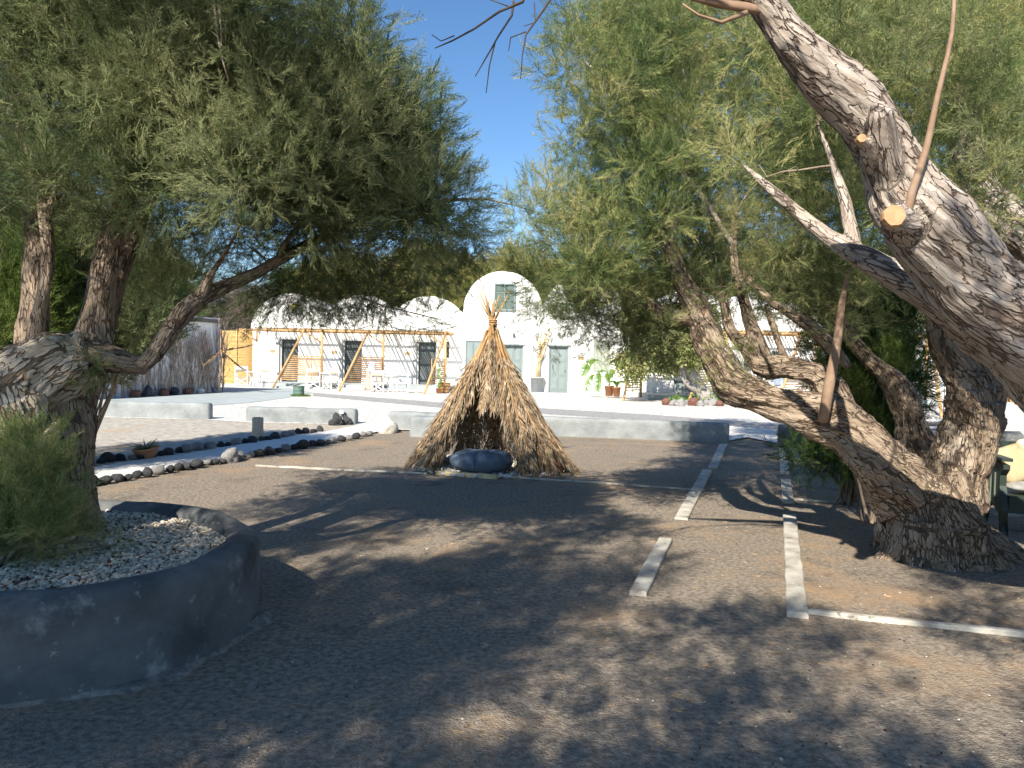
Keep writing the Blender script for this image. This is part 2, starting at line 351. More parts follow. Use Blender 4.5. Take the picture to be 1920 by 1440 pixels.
# pebbles, litter -----------------------------------------------------
def rock_mesh(name, m, seed, sub=2, flat=.75, rough=.22):
    bm = bmesh.new(); bmesh.ops.create_icosphere(bm, subdivisions=sub, radius=1)
    co = np.array([v.co[:] for v in bm.verts]); d = 1+rough*fbm(co*1.3+seed*9.1, 3)
    for v, k in zip(bm.verts, d): v.co = Vector((v.co.x*k, v.co.y*k*.85, v.co.z*k*flat))
    me = bpy.data.meshes.new(name); bm.to_mesh(me); bm.free(); me.materials.append(m)
    me.polygons.foreach_set('use_smooth', [sub > 1]*len(me.polygons)); return me
peb = [source('pebble_source', rock_mesh('pebble', PEB, i, 1, .5)) for i in range(4)]
pebw = [source('pebble_source', rock_mesh('pebble_white', PEBW, i+9, 1, .5)) for i in range(3)]
def litter_mesh():
    b = MB()
    for k in range(7):
        a = rnd.uniform(0, PI); l = rnd.uniform(.5, 1); c = Vector((rnd.uniform(-.5, .5), rnd.uniform(-.5, .5), .04)); d = Vector((math.cos(a), math.sin(a), rnd.uniform(-.05, .1)))*l
        s = Vector((-d.y, d.x, 0)).normalized()*.025; b.add([c-d-s, c+d, c-d+s, c+Vector((0, 0, .05))], [(0, 1, 3), (1, 2, 3)])
    return b.mesh('litter', mat('needle_litter', [(.30, .19, .10), (.42, .30, .18)], .9, rand=.4))
def in_planter(x, y): return x < -1.2 and 2.6 < y < 5.9
def ground_scatter():
    N = 9000; y = 1.8+np.random.rand(N)**1.5*9; x = (np.random.rand(N)-.5)*2*(.72*y+.6)
    k = ~((x < -1.25) & (y > 2.7) & (y < 5.8)); x, y = x[k], y[k]; n = len(x)
    up = np.stack([np.random.randn(n)*.15, np.random.randn(n)*.15, np.ones(n)], 1)
    s = .0018+np.random.rand(n)**6*.006
    scatter('loose_pebbles', np.stack([x, y, np.full(n, .0)+s*.3], 1), up, s, peb+[source('pebble_source', rock_mesh('pebble_dark', LAVA, 50+i, 1, .6)) for i in range(4)])
    N = 2600; y = 1.8+np.random.rand(N)**1.4*13; x = (np.random.rand(N)-.5)*2*(.72*y+.6)
    pat = fbm(np.stack([x, y, 0*x], 1)*.8, 3); k = (~((x < -1.25) & (y > 2.7) & (y < 5.8))) & (pat > -.1); x, y = x[k], y[k]; n = len(x)
    scatter('needle_litter', np.stack([x, y, np.full(n, .002)], 1), np.stack([np.random.randn(n)*.08, np.random.randn(n)*.08, np.ones(n)], 1), .012+np.random.rand(n)*.035, [source('litter_source', litter_mesh()) for _ in range(3)])
ground_scatter()

# ================================================================== low plaster walls
def wall_mesh(path, h, th, m, name, parent=None, amp=.012, closed_ends=True, kind=None, z0=-.05, rr=.05):
    # path of base centre points, extruded with a rounded profile
    pts = [Vector((p[0], p[1], 0)) for p in path]; out = [pts[0]]
    for a, b in zip(pts[:-1], pts[1:]):
        n = max(1, int((b-a).length/.12))
        for k in range(1, n+1): out.append(a.lerp(b, k/n))
    pts = out; n = len(pts)
    for _ in range(3):
        q = pts[:]
        for i in range(1, n-1): q[i] = (pts[i-1]+pts[i]*2+pts[i+1])/4
        pts = q
    hw = th/2; prof = [(-hw, z0), (-hw, h*.12), (-hw, h*.3), (-hw, h*.5), (-hw, h*.7), (-hw, h-rr*1.2), (-hw+rr*.25, h-rr*.35), (-hw+rr, h), (0, h+.008), (hw-rr, h), (hw-rr*.25, h-rr*.35), (hw, h-rr*1.2), (hw, h*.7), (hw, h*.5), (hw, h*.3), (hw, h*.12), (hw, z0)]
    k = len(prof); vs_ = []; fs_ = []
    for i, p in enumerate(pts):
        d = (pts[min(i+1, n-1)]-pts[max(i-1, 0)]).normalized(); s = Vector((d.y, -d.x, 0))
        for (x, z) in prof: vs_.append(p+s*x+Vector((0, 0, z)))
    for i in range(n-1):
        for j in range(k-1): a = i*k+j; fs_.append((a, a+1, a+k+1, a+k))
    e = len(vs_)
    for (i0, dirn) in ((0, -1), (n-1, 1)):   # rounded end caps
        d = (pts[1]-pts[0]).normalized()*-1 if i0 == 0 else (pts[-1]-pts[-2]).normalized()
        b0 = len(vs_)
        for (x, z) in prof: vs_.append(vs_[i0*k+prof.index((x, z))]*1.0 - (Vector((0, 0, 0))) + d*.03 + (pts[i0]-Vector((vs_[i0*k+prof.index((x, z))].x, vs_[i0*k+prof.index((x, z))].y, 0)))*.12 - Vector((0, 0, .02 if z > .1 else 0)))
        for j in range(k-1):
            a = i0*k+j; c = b0+j; fs_.append((a, a+1, c+1, c) if dirn < 0 else (a, c, c+1, a+1))
        fs_.append(tuple(range(b0, b0+k)) if dirn > 0 else tuple(range(b0+k-1, b0-1, -1)))
    b = MB().add(vs_, fs_, True); me = b.mesh(name, m); displace(me, amp, 2.5, 3)
    bm = bmesh.new(); bm.from_mesh(me); bmesh.ops.recalc_face_normals(bm, faces=bm.faces); bm.to_mesh(me); bm.free()
    return link(name, me, parent)
def off(a, b, t, back):   # base front edge -> centre line, moved back from the camera
    d = (b-a).normalized(); s = Vector((-d.y, d.x, 0));
    if s.y < 0: s = -s
    return [a+s*back, b+s*back]
a, b = G(158, 782), G(388, 788.5); ww = wall_mesh(off(a, b, 0, .11), .385, .22, GREYW, 'low_wall'); tag(ww, 'low grey plaster wall on the left, in front of the twig-clad hut', 'wall', 'low grey garden walls')
a, b = G(463, 792), G(663, 797.5); ww = wall_mesh(off(a, b, 0, .13), .35, .26, GREYW, 'low_wall'); tag(ww, 'short grey plaster wall behind the wooden stump', 'wall', 'low grey garden walls')
a, b = G(731, 806), G(1364, 830); ww = wall_mesh(off(a, b, 0, .13), .38, .26, GREYW, 'low_wall'); tag(ww, 'long grey plaster wall running behind the palm frond teepee', 'wall', 'low grey garden walls')
a, b = G(770, 819), G(850, 822); ww = wall_mesh(off(a, b, 0, .25), .385, .5, GREYW, 'low_wall'); tag(ww, 'square grey plaster block standing before the long wall at the teepee', 'wall', 'low grey garden walls')
a, b = G(1466, 838), G(1916, 853); ww = wall_mesh(off(a, b, 0, .15), .40, .3, DKW, 'low_wall', rr=.09); tag(ww, 'dark grey plaster wall behind the leaning tree on the right', 'wall', 'low grey garden walls')

# round planter in the left foreground
pl = thing('planter', 'dark grey plaster planter with rounded corner in the left foreground', 'planter', (0, 0, 0))
outer = [(-5.4, 2.55), (-3.2, 2.83), (-2.16, 3.27), (-1.80, 3.42), (-1.62, 3.58), (-1.47, 3.95), (-1.43, 4.2), (-1.41, 4.42), (-1.47, 4.66), (-1.66, 4.92), (-2.10, 5.38), (-2.5, 5.55), (-2.95, 5.62), (-4.0, 5.66), (-5.4, 5.66)]
cl = []
for i, p in enumerate(outer):
    a = Vector(outer[max(i-1, 0)]); b = Vector(outer[min(i+1, len(outer)-1)]); d = (b-a).normalized(); cl.append((p[0]-d.y*.10, p[1]+d.x*.10))
wm = wall_mesh(cl, .475, .19, DKW, 'planter_wall', pl, amp=.014, rr=.06)
inner = [(p[0]-0.02, p[1]) for p in cl]
fb = MB(); fv = []; ff = []; fp = [Vector((*p, 0)) for p in [(-3.2, 2.83), (-2.7, 3.03), (-2.16, 3.27), (-1.98, 3.34), (-1.80, 3.42), (-1.70, 3.49), (-1.62, 3.58), (-1.53, 3.75), (-1.47, 3.95), (-1.44, 4.1), (-1.43, 4.3), (-1.41, 4.42), (-1.45, 4.6)]]; fq = []
for a, b_ in zip(fp[:-1], fp[1:]):
    for k in range(max(2, int((b_-a).length/.03))): fq.append(a.lerp(b_, k/max(2, int((b_-a).length/.03))))
wn = fbm(np.array([[q.x*5, q.y*5, 2] for q in fq]), 4)
for q, k, nx_ in zip(fq[:-1], wn, fq[1:]):
    d = (nx_-q).normalized(); sd = Vector((d.y, -d.x, 0)); w_ = max(.004, .03+.05*k)
    fv += [q-sd*.03+Vector((0, 0, .02+.03*max(0, k))), q+sd*w_*.5+Vector((0, 0, .012+.012*abs(k))), q+sd*w_+Vector((0, 0, -.004))]
for i in range(len(fq)-2):
    for j in range(2): a = i*3+j; ff.append((a, a+3, a+4, a+1))
fb.add(fv, ff, True).build('crumbled_footing', mat('crumbled_footing', [(.10, .09, .08), (.28, .26, .23)], .95, 16, 9, bump=.02, bscale=40), pl)
soil = MB(); iv = [Vector((x, y, .40)) for x, y in cl]; soil.add(iv, [tuple(range(len(iv)))]); so = soil.build('planter_soil', SAND, pl)
def point_in(poly, x, y):
    c = np.zeros(len(x), bool); n = len(poly)
    for i in range(n):
        x1, y1 = poly[i]; x2, y2 = poly[(i+1) % n]
        k = ((y1 > y) != (y2 > y)) & (x < (x2-x1)*(y-y1)/(y2-y1+1e-12)+x1); c ^= k
    return c
N = 26000; x = -4.6+np.random.rand(N)*3.2; y = 2.7+np.random.rand(N)*2.95
cc = np.array(cl); cen = cc.mean(0); k = point_in([tuple(cen+(p-cen)*.965) for p in cc], x, y); x, y = x[k], y[k]; n = len(x)
scatter('planter_pebbles', np.stack([x, y, .405+np.random.rand(n)*.018], 1), np.stack([np.random.randn(n)*.4, np.random.randn(n)*.4, np.ones(n)], 1), .007+np.random.rand(n)*.012, peb, pl)

# ================================================================== timber lines set in the sand
def plank(pxs, wdt, h, m, label, grp=None, name='plank', sink=.0):
    a, b = G(*pxs[0]), G(*pxs[1]); n = max(2, int((b-a).length/.08)); me = MB()
    d = (b-a).normalized(); s = Vector((d.y, -d.x, 0))*wdt/2; vs_ = []; fs_ = []
    for i in range(n+1):
        p = a.lerp(b, i/n)
        for (q, z) in ((-1, -.03), (-1, h*.8), (-.88, h), (0, h*1.02), (.88, h), (1, h*.8), (1, -.03)): vs_.append(p+s*q+Vector((0, 0, z)))
    for i in range(n):
        for j in range(6): c = i*7+j; fs_.append((c, c+7, c+8, c+1))
    fs_.append(tuple(range(6, -1, -1))); fs_.append(tuple(n*7+k for k in range(7)))
    me.add(vs_, fs_); o = me.build(name, m); displace(o.data, .004, 6, 2)
    bm = bmesh.new(); bm.from_mesh(o.data); bmesh.ops.recalc_face_normals(bm, faces=bm.faces); bm.to_mesh(o.data); bm.free()
    return tag(o, label, 'plank', grp)
gp = 'white weathered planks edging the path'
plank([(1356, 834), (1336, 879)], .13, .022, PLANK, 'white plank running from the end of the long grey wall', gp)
plank([(1326, 884), (1277, 976)], .13, .03, PLANK, 'long white plank right of the teepee, second from the grey wall', gp)
plank([(1247, 1017), (1196, 1119)], .115, .04, PLANK, 'stained white plank lying alone nearest to the planter', gp)
plank([(1467, 843), (1472, 888)], .12, .02, PLANK, 'white plank starting at the dark wall behind the tree', gp)
plank([(1473, 902), (1478, 945)], .125, .03, PLANK, 'short white plank with a mossy end, middle of the right-hand row', gp)
plank([(1480, 972), (1495, 1161)], .125, .045, PLANK, 'longest white plank, left of the leaning tree trunk', gp)
plank([(1512, 1151), (1940, 1195)], .045, .03, PLANK, 'thin pale edging strip crossing the sand at lower right', gp)
plank([(1484, 937), (1670, 951)], .04, .02, PLANK, 'thin pale edging strip between short plank and tree trunk', gp)
plank([(1790, 962), (1960, 972)], .04, .02, PLANK, 'thin pale edging strip under the dark bench', gp)
plank([(480, 874), (800, 889)], .035, .02, PLANK, 'thin pale edging strip left of the teepee', gp)
plank([(935, 894), (1322, 921)], .035, .02, PLANK, 'thin pale edging strip from teepee to the long plank', gp)
plank([(820, 889), (932, 898)], .10, .05, YPLANK, 'yellowish timber board lying in front of the teepee', None, 'board')

# ================================================================== stones
stone_me = [rock_mesh('stone', LAVA, 30+i, 2, .8, .3) for i in range(7)]
def stone(px, py, r, lab=None, grp=None, me=None, sq=(1, 1, 1), name='stone', cat='stone'):
    g = G(px, py); o = link(name, me or rnd.choice(stone_me)); o.location = (g.x, g.y, r*.45*sq[2]+.02)
    o.scale = (r*sq[0], r*sq[1], r*sq[2]); o.rotation_euler = (rnd.uniform(-.2, .2), rnd.uniform(-.2, .2), rnd.uniform(0, 6.3))
    return tag(o, lab, cat, grp)
gstone = rock_mesh('stone', GROCK, 71, 2, .8, .35)
def row(pts, lab, grp, rpx):
    i = 0; cur = 0.0
    P2 = [Vector(p) for p in pts]; tot = sum((b-a).length for a, b in zip(P2[:-1], P2[1:])); s = 0
    while s < tot:
        q = s; 
        for a, b in zip(P2[:-1], P2[1:]):
            l = (b-a).length
            if q <= l: p = a.lerp(b, q/l); break
            q -= l
        r = rnd.uniform(.055, .105); g = G(p.x, p.y)
        grey = rnd.random() > .72
        stone(p.x, p.y+rnd.uniform(-1.2, 1.2), r, lab.replace('dark lava', 'pale grey') if grey else lab, grp+(', pale ones' if grey else ''), me=gstone if grey else None, sq=(1, rnd.uniform(.8, 1.2), rnd.uniform(.8, 1.15)))
        s += r*F/g.y*1.75
row([(170, 914), (262, 897), (330, 884), (400, 872), (482, 858), (545, 845), (610, 834), (650, 826), (700, 815)], 'dark lava stone in the near border row of the gravel path', 'stones in the near border of the path', 14)
row([(152, 880), (210, 866), (280, 862), (330, 852), (400, 843), (470, 833), (535, 822)], 'dark lava stone in the far border row of the gravel path', 'stones in the far border of the path', 12)
row([(545, 817), (600, 811)], 'small dark lava stone at the courtyard end of the far border row', 'small stones at the end of the far border', 9)
bould = rock_mesh('boulder', BOULD, 5, 3, .85, .25); grock = rock_mesh('rock', GROCK, 8, 3, .9, .35); rrock = rock_mesh('red_rock', RROCK, 3, 3, .9, .3); lrock = rock_mesh('lava_rock', LAVA, 12, 3, 1.1, .45)
stone(723, 811, .31, 'big white boulder at the far end of the gravel path', me=bould, sq=(1, .8, .75), name='boulder', cat='boulder')
stone(632, 799, .15, 'rough dark lava rock leaning on the short grey wall', me=lrock, name='rock', cat='rock')
stone(651, 798, .12, 'small lava rock beside the rough rock at the short wall', me=lrock, name='rock', cat='rock')
stone(432, 868, .14, 'large pale grey stone breaking the near border of the path', me=grock, name='rock', cat='rock')
stone(1049, 886, .115, 'red-brown rock at the right foot of the teepee', me=rrock, sq=(.9, .9, 1), name='rock', cat='rock')
stone(1068, 884, .12, 'flat brown stone right behind the red-brown rock', me=grock, sq=(1.2, 1, .6), name='rock', cat='rock')
stone(1560, 890, .20, 'upright pale grey rock under the bush left of the trunk', me=grock, sq=(.8, .8, 1.1), name='rock', cat='rock')
stone(1605, 896, .18, 'round pale grey rock close to the leaning trunk', me=grock, sq=(1, 1, .9), name='rock', cat='rock')
# ================================================================== trees
def spline(pts, step=.10):
    """pts: [(Vector, r)] -> resampled smooth"""
    p = [Vector((*a, r)) for a, r in pts]; out = []
    for i in range(len(p)-1):
        p0, p1, p2, p3 = p[max(i-1, 0)], p[i], p[i+1], p[min(i+2, len(p)-1)]
        n = max(1, int((p2-p1).to_3d().length/step))
        for k in range(n):
            t = k/n; q = .5*((2*p1)+(p2-p0)*t+(2*p0-5*p1+4*p2-p3)*t*t+(3*p1-p0-3*p2+p3)*t**3)
            out.append((Vector(q[:3]), max(q[3], min(p1[3], p2[3])*.8)))
    out.append((Vector(p[-1][:3]), p[-1][3])); return out
def px(lst): return [(P(a, b, Y), M(r, Y)) for a, b, Y, r in lst]
def sky_line(limbs):
    """segments a,b,ra,rb of every limb"""
    A = []; B = []; R = []; S = []
    for lm in limbs:
        s = 0
        for (a, ra), (b, rb) in zip(lm[:-1], lm[1:]):
            A.append(a[:]); B.append(b[:]); R.append((ra, rb)); S.append(s); s += (b-a).length
    return np.array(A), np.array(B), np.array(R), np.array(S)
def bark_mesh(name, limbs, m, parent, voxel=.02, ridge=.016, lump=.02, rough_scale=1.0):
    """union of tapered limbs, blended by remeshing, with long ridges running along each limb"""
    mb = MB()
    for lm in limbs: mb.tube([p for p, r in lm], [r for p, r in lm], 14)
    o = mb.build(name, m, parent)
    rm = o.modifiers.new('r', 'REMESH'); rm.mode = 'VOXEL'; rm.voxel_size = voxel
    sm = o.modifiers.new('s', 'SMOOTH'); sm.iterations = 3; sm.factor = .5
    dg = bpy.context.evaluated_depsgraph_get(); dg.update(); me = bpy.data.meshes.new_from_object(o.evaluated_get(dg))
    o.modifiers.clear(); o.data = me; me.materials.clear(); me.materials.append(m)
    n = len(me.vertices); co = np.empty(n*3); me.vertices.foreach_get('co', co); co = co.reshape(-1, 3)
    no = np.empty(n*3); me.vertex_normals.foreach_get('vector', no); no = no.reshape(-1, 3)
    A, B, R, S = sky_line(limbs); D = B-A; LL = (D**2).sum(1)+1e-12
    best = np.full(n, 1e9); bark = np.zeros((n, 3)); rad = np.zeros(n)
    for s in range(0, n, 20000):
        c = co[s:s+20000, None, :]; t = np.clip(((c-A)*D).sum(2)/LL, 0, 1); q = A+D*t[..., None]
        dist = np.linalg.norm(c-q, axis=2)/(R[:, 0]*(1-t)+R[:, 1]*t+.02); i = dist.argmin(1); k = np.arange(len(i))
        ti = t[k, i]; dd = D[i]/np.sqrt(LL[i])[:, None]; v = co[s:s+20000]-q[k, i]
        ref = np.array([.31, .22, .9]); x = np.cross(dd, ref); x /= np.linalg.norm(x, axis=1)[:, None]+1e-9; y = np.cross(dd, x)
        ax = S[i]+ti*np.sqrt(LL[i]); r_ = R[i, 0]*(1-ti)+R[i, 1]*ti
        tw = ax*1.2  # ridges twist slowly round the limb
        vx = (v*x).sum(1); vy = (v*y).sum(1)
        bark[s:s+20000] = np.stack([vx*np.cos(tw)-vy*np.sin(tw), vx*np.sin(tw)+vy*np.cos(tw), ax*.22], 1); rad[s:s+20000] = r_
    f1 = fbm(bark*11*rough_scale, 3); f2 = 1-2*np.abs(vnoise(bark*24*rough_scale+5)); f3 = fbm(co*3.1, 2); f0 = fbm(bark*4.5+3, 2)
    k = np.clip(rad/.12, .12, 1.25)
    co = co + no*((f1*ridge+f2*ridge*.55+f0*ridge*1.3)*k+f3*lump*k)[:, None]
    me.vertices.foreach_set('co', co.ravel()); at = me.attributes.new('bark', 'FLOAT_VECTOR', 'POINT'); at.data.foreach_set('vector', bark.ravel())
    me.polygons.foreach_set('use_smooth', [True]*len(me.polygons)); me.update()
    return o

def spray_mesh(m, seed, n=16, sub=6, wd=.015, droop=.34, ang=.62, L0=.42):
    """one feathery tamarisk spray, unit length along +Z"""
    r = random.Random(seed); b = MB()
    def strip(a, d, l, w_):
        s = d.cross(Vector((r.uniform(-1, 1), r.uniform(-1, 1), r.uniform(-1, 1)))).normalized()*w_/2
        b.add([a-s, a+s, a+d*l], [(0, 1, 2)])
    bend = Vector((r.uniform(-1, 1), r.uniform(-1, 1), 0))*droop
    pos = lambda t: Vector((bend.x*t*t, bend.y*t*t, t))
    strip(Vector((0, 0, 0)), pos(1).normalized(), 1.0, wd*.9)
    for i in range(n):
        t = .08+.9*i/n; a = r.uniform(0, 2*PI); l = L0*(1-.55*t)*r.uniform(.7, 1.2); p0 = pos(t)
        d = (Vector((math.cos(a), math.sin(a), 0))*math.sin(ang)+Vector((0, 0, math.cos(ang)))).normalized()
        strip(p0, d, l, wd)
        for k in range(sub):
            q = p0+d*l*(.15+.8*k/sub); dd = (d+Vector((r.uniform(-1, 1), r.uniform(-1, 1), r.uniform(-.3, 1)))*.75).normalized()
            strip(q, dd, l*.42*r.uniform(.6, 1.2), wd*.95)
    return b.mesh('spray', m)
def sprays(m, k=4, **kw): return [source('spray_source', spray_mesh(m, 100+i, **kw)) for i in range(k)]
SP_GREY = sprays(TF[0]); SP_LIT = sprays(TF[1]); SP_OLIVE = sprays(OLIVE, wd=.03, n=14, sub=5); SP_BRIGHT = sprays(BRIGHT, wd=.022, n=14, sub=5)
SP_DK = sprays(DKGREEN, wd=.02); SP_DRY = sprays(DRY, wd=.012, n=14, sub=3, ang=.4)
SP_FAR = sprays(TF[0], wd=.028, n=14, sub=5); SP_OVER = sprays(TF[0], wd=.022, n=15, sub=5)

def in_poly_px(poly, n, rng, margin=0):
    xs = [p[0] for p in poly]; ys = [p[1] for p in poly]; out = []
    while len(out) < n:
        x = rng.uniform(min(xs), max(xs)); y = rng.uniform(min(ys), max(ys))
        if point_in(poly, np.array([x]), np.array([y]))[0]:
            if all((x-a)**2+(y-b)**2 > margin**2 for a, b in out[-60:]) or rng.random() < .08: out.append((x, y))
    return out
def clumps_px(poly, n, Y0, Y1, r0, r1, rng, margin=28):
    res = []
    for x, y in in_poly_px(poly, n, rng, margin):
        Y = rng.uniform(Y0, Y1); res.append((P(x, y, Y), rng.uniform(r0, r1)))
    return res
DENS = 1.9; SZ = .74
def foliage(tree, clumps, variants, per, s0, s1, name='foliage', up=.35, sphere=(1, 1, .8), sun_bias=0):
    pos = []; dr = []; sc = []
    for c, r in clumps:
        n = max(4, int(per*(r/.35)**2*DENS)); v = np.random.randn(n, 3); v /= np.linalg.norm(v, axis=1)[:, None]
        rad = r*np.random.rand(n)**.55; p = v*rad[:, None]*np.array(sphere)
        pos.append(p+np.array(c[:])); d = v*.75+np.random.randn(n, 3)*.35+np.array([0, 0, up]); dr.append(d)
        sc.append((s0+(s1-s0)*np.random.rand(n)**1.5)*SZ)
    return scatter(name, np.concatenate(pos), np.concatenate(dr), np.concatenate(sc), variants, tree)
def branches(tree, limbs, clumps, m, name='branches', r0=.007, sub=4, seed=3, maxd=9, per=.0035):
    """each clump hangs on a branch that leaves the nearest limb or earlier branch"""
    rng = random.Random(seed); NP = [p[:] for lm in limbs for p, r in lm[len(lm)//3:]]; NR = [r for lm in limbs for p, r in lm[len(lm)//3:]]
    A0 = np.array(NP); order = sorted(clumps, key=lambda c: float(np.linalg.norm(A0-np.array(c[0][:]), axis=1).min())); mb = MB()
    for c, cr in order:
        A = np.array(NP); v = np.array(c[:])-A; d = np.linalg.norm(v, axis=1); i = int((d+np.maximum(0, -v[:, 2])*.6).argmin())
        a = Vector(NP[i]); l = (c-a).length
        if l > maxd or l < .02: continue
        r = min(NR[i]*.75, r0+per*l); n = max(4, int(l/.16)); pts = []; rr = []
        w_ = Vector((rng.uniform(-1, 1), rng.uniform(-1, 1), rng.uniform(-.3, 1)))*l*.14
        for k in range(n+1):
            t = k/n; pts.append(a.lerp(c, t)+w_*math.sin(PI*t)+Vector((rng.gauss(0, 1), rng.gauss(0, 1), rng.gauss(0, 1)))*(.016*min(1, l) if k else 0)); rr.append(r*(1-.6*t))
            if k > 1: NP.append(pts[-1][:]); NR.append(rr[-1])
        mb.tube(pts, rr, 5, False)
        for k in range(sub):
            t = rng.uniform(.3, 1); q = pts[int(t*n)]; e = Vector((rng.gauss(0, 1), rng.gauss(0, 1), rng.gauss(.4, 1))).normalized()*cr*rng.uniform(.7, 1.3)
            mid = q+e*.5+Vector((rng.gauss(0, 1), rng.gauss(0, 1), rng.gauss(0, 1)))*.03
            mb.tube([q, mid, q+e], [r*.38, r*.26, r*.1], 4, False)
    o = mb.build(name, m, tree); return stuff(o)

# ---- right-hand leaning tree --------------------------------------
T2 = thing('tamarisk_tree', 'thick gnarled tamarisk with forked trunk rooted in the sand at right, one limb reaching left', 'tree', G(1750, 1040), world=True)
def T(lms): return [spline(px(l)) for l in lms]
t2 = T([
 [(1755, 1085, 6.38, 74), (1752, 1035, 6.38, 70), (1748, 990, 6.4, 62), (1745, 965, 6.4, 50)],
 [(1740, 965, 6.35, 60), (1690, 905, 6.3, 56), (1640, 852, 6.3, 48), (1590, 803, 6.35, 42), (1540, 778, 6.4, 38), (1480, 760, 6.5, 31), (1420, 741, 6.6, 30), (1366, 712, 6.7, 31), (1335, 645, 6.8, 26), (1312, 590, 6.9, 23), (1285, 535, 7.0, 19), (1262, 480, 7.2, 13), (1240, 430, 7.4, 8)],
 [(1312, 600, 6.9, 17), (1262, 592, 7.0, 14), (1200, 560, 7.2, 12), (1140, 533, 7.4, 9), (1080, 522, 7.6, 6), (1020, 540, 7.8, 3)],
 [(1575, 790, 6.45, 24), (1560, 735, 6.55, 26), (1530, 700, 6.65, 25), (1480, 690, 6.7, 24), (1422, 684, 6.8, 21), (1400, 655, 6.9, 15), (1368, 615, 7.0, 11), (1355, 550, 7.1, 8)],
 [(1440, 683, 6.85, 13), (1408, 615, 6.9, 12), (1392, 555, 7, 11), (1375, 480, 7.2, 8), (1380, 400, 7.4, 5)],
 [(1475, 685, 6.8, 8), (1456, 630, 6.8, 7), (1435, 570, 7, 5)],
 [(1590, 690, 6.9, 9), (1550, 640, 7, 11), (1500, 600, 7.1, 10), (1440, 560, 7.3, 8), (1380, 500, 7.6, 5)],
 [(1772, 965, 6.4, 62), (1800, 880, 6.4, 50), (1828, 800, 6.4, 50), (1838, 730, 6.4, 50), (1812, 655, 6.45, 50), (1790, 590, 6.5, 48), (1765, 510, 6.7, 38), (1735, 410, 7.0, 28), (1690, 290, 7.3, 18), (1660, 180, 7.6, 12)],
 [(1842, 745, 6.4, 32), (1868, 680, 6.4, 28), (1885, 620, 6.4, 24), (1895, 540, 6.5, 18)],
 [(1745, 930, 6.6, 36), (1727, 860, 6.8, 34), (1712, 800, 7.0, 32), (1688, 735, 7.2, 24), (1648, 690, 7.4, 18), (1600, 640, 7.6, 13), (1550, 560, 7.8, 9)],
])
cb = G(1752, 1042)
for a, rr, h, w_ in ((-2.9, .52, .42, .11), (-2.35, .38, .30, .14), (-1.85, .44, .48, .12), (-1.3, .36, .5, .16), (-.75, .50, .30, .11), (-.15, .72, .42, .11), (.9, .42, .3, .14), (2.3, .42, .3, .15)):
    c_, s_ = math.cos(a), math.sin(a); t2.append(spline([(cb+Vector((c_*rr*1.2, s_*rr*1.1, -.12)), w_*.6), (cb+Vector((c_*rr*.85, s_*rr*.8, .02)), w_*.95), (cb+Vector((c_*.27, s_*.25, .26)), w_*1.1), (cb+Vector((c_*.2-.03, s_*.19, .26+h*.4)), w_*1.0), (cb+Vector((c_*.14-.05, s_*.13, .2+h)), w_*.8)]))
for x_, z_, r_ in ((.02, .30, .13), (.13, .42, .09), (-.14, .55, .09)): t2.append([(cb+Vector((x_, -.22, z_)), r_), (cb+Vector((x_+.01, -.27, z_+.04)), r_*.8)])
bark_mesh('trunk', t2, BARK, T2, .018, .024, .04)
sh = spline(px([(1543, 790, 6.2, 10), (1556, 715, 6.12, 10), (1570, 640, 6.15, 8), (1580, 560, 6.2, 6), (1592, 500, 6.3, 3)]))
MB().tube([p for p, r in sh], [r for p, r in sh], 10).build('young_shoot', SHOOT, T2)
rng = random.Random(5)
c_top = clumps_px([(1130, -40), (1120, 60), (1120, 160), (1140, 215), (1120, 265), (1090, 330), (1080, 420), (1100, 480), (1240, 530), (1400, 540), (1600, 540), (1700, 400), (1700, -60)], 120, 7.3, 9.2, .24, .40, rng, 40)
c_left = clumps_px([(1090, -30), (1055, 40), (1055, 130), (1090, 210), (1030, 290), (985, 370), (975, 460), (1000, 520), (1090, 560), (1200, 520), (1300, 300), (1300, -30)], 66, 5.8, 7.2, .2, .34, rng, 34)
c_low = clumps_px([(1030, 530), (1190, 500), (1320, 520), (1300, 620), (1230, 640), (1150, 640), (1060, 590)], 34, 7.2, 8.2, .2, .34, rng, 26)
c_drop = [(P(x, y, Y), r) for x, y, Y, r in [(1010, 600, 7.8, .16), (985, 585, 7.9, .16), (1030, 560, 7.7, .2), (1040, 640, 7.7, .12), (1075, 610, 7.6, .16), (1110, 640, 7.5, .2), (1150, 610, 7.5, .24), (1185, 640, 7.4, .22), (960, 560, 8.2, .16), (985, 640, 7.8, .12), (1030, 660, 7.6, .1), (1230, 660, 7.3, .2), (950, 610, 8, .1), (1000, 545, 7.9, .2), (1100, 585, 7.6, .18)]]
c_mid = clumps_px([(1330, 480), (1700, 480), (1720, 600), (1600, 640), (1480, 590), (1380, 570)], 30, 7.4, 9.0, .28, .45, rng, 34)
c_back = clumps_px([(1180, -60), (1180, 250), (1240, 470), (1330, 520), (1500, 530), (1580, 560), (1720, 590), (1960, 560), (1960, -60)], 90, 9.5, 12.5, .4, .62, rng, 60)
foliage(T2, c_back, SP_FAR, 34, .26, .42, name='back_foliage')
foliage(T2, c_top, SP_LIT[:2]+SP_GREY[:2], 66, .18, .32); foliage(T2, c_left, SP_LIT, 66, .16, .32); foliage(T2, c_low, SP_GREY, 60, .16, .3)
foliage(T2, c_drop, SP_GREY, 70, .14, .26, up=-.35); foliage(T2, c_mid, SP_GREY, 60, .2, .34)
foliage(T2, [(P(1370, 700, 6.6), .12), (P(1350, 660, 6.65), .12), (P(1330, 720, 6.7), .1), (P(1395, 655, 6.8), .09)], SP_LIT, 330, .08, .18)
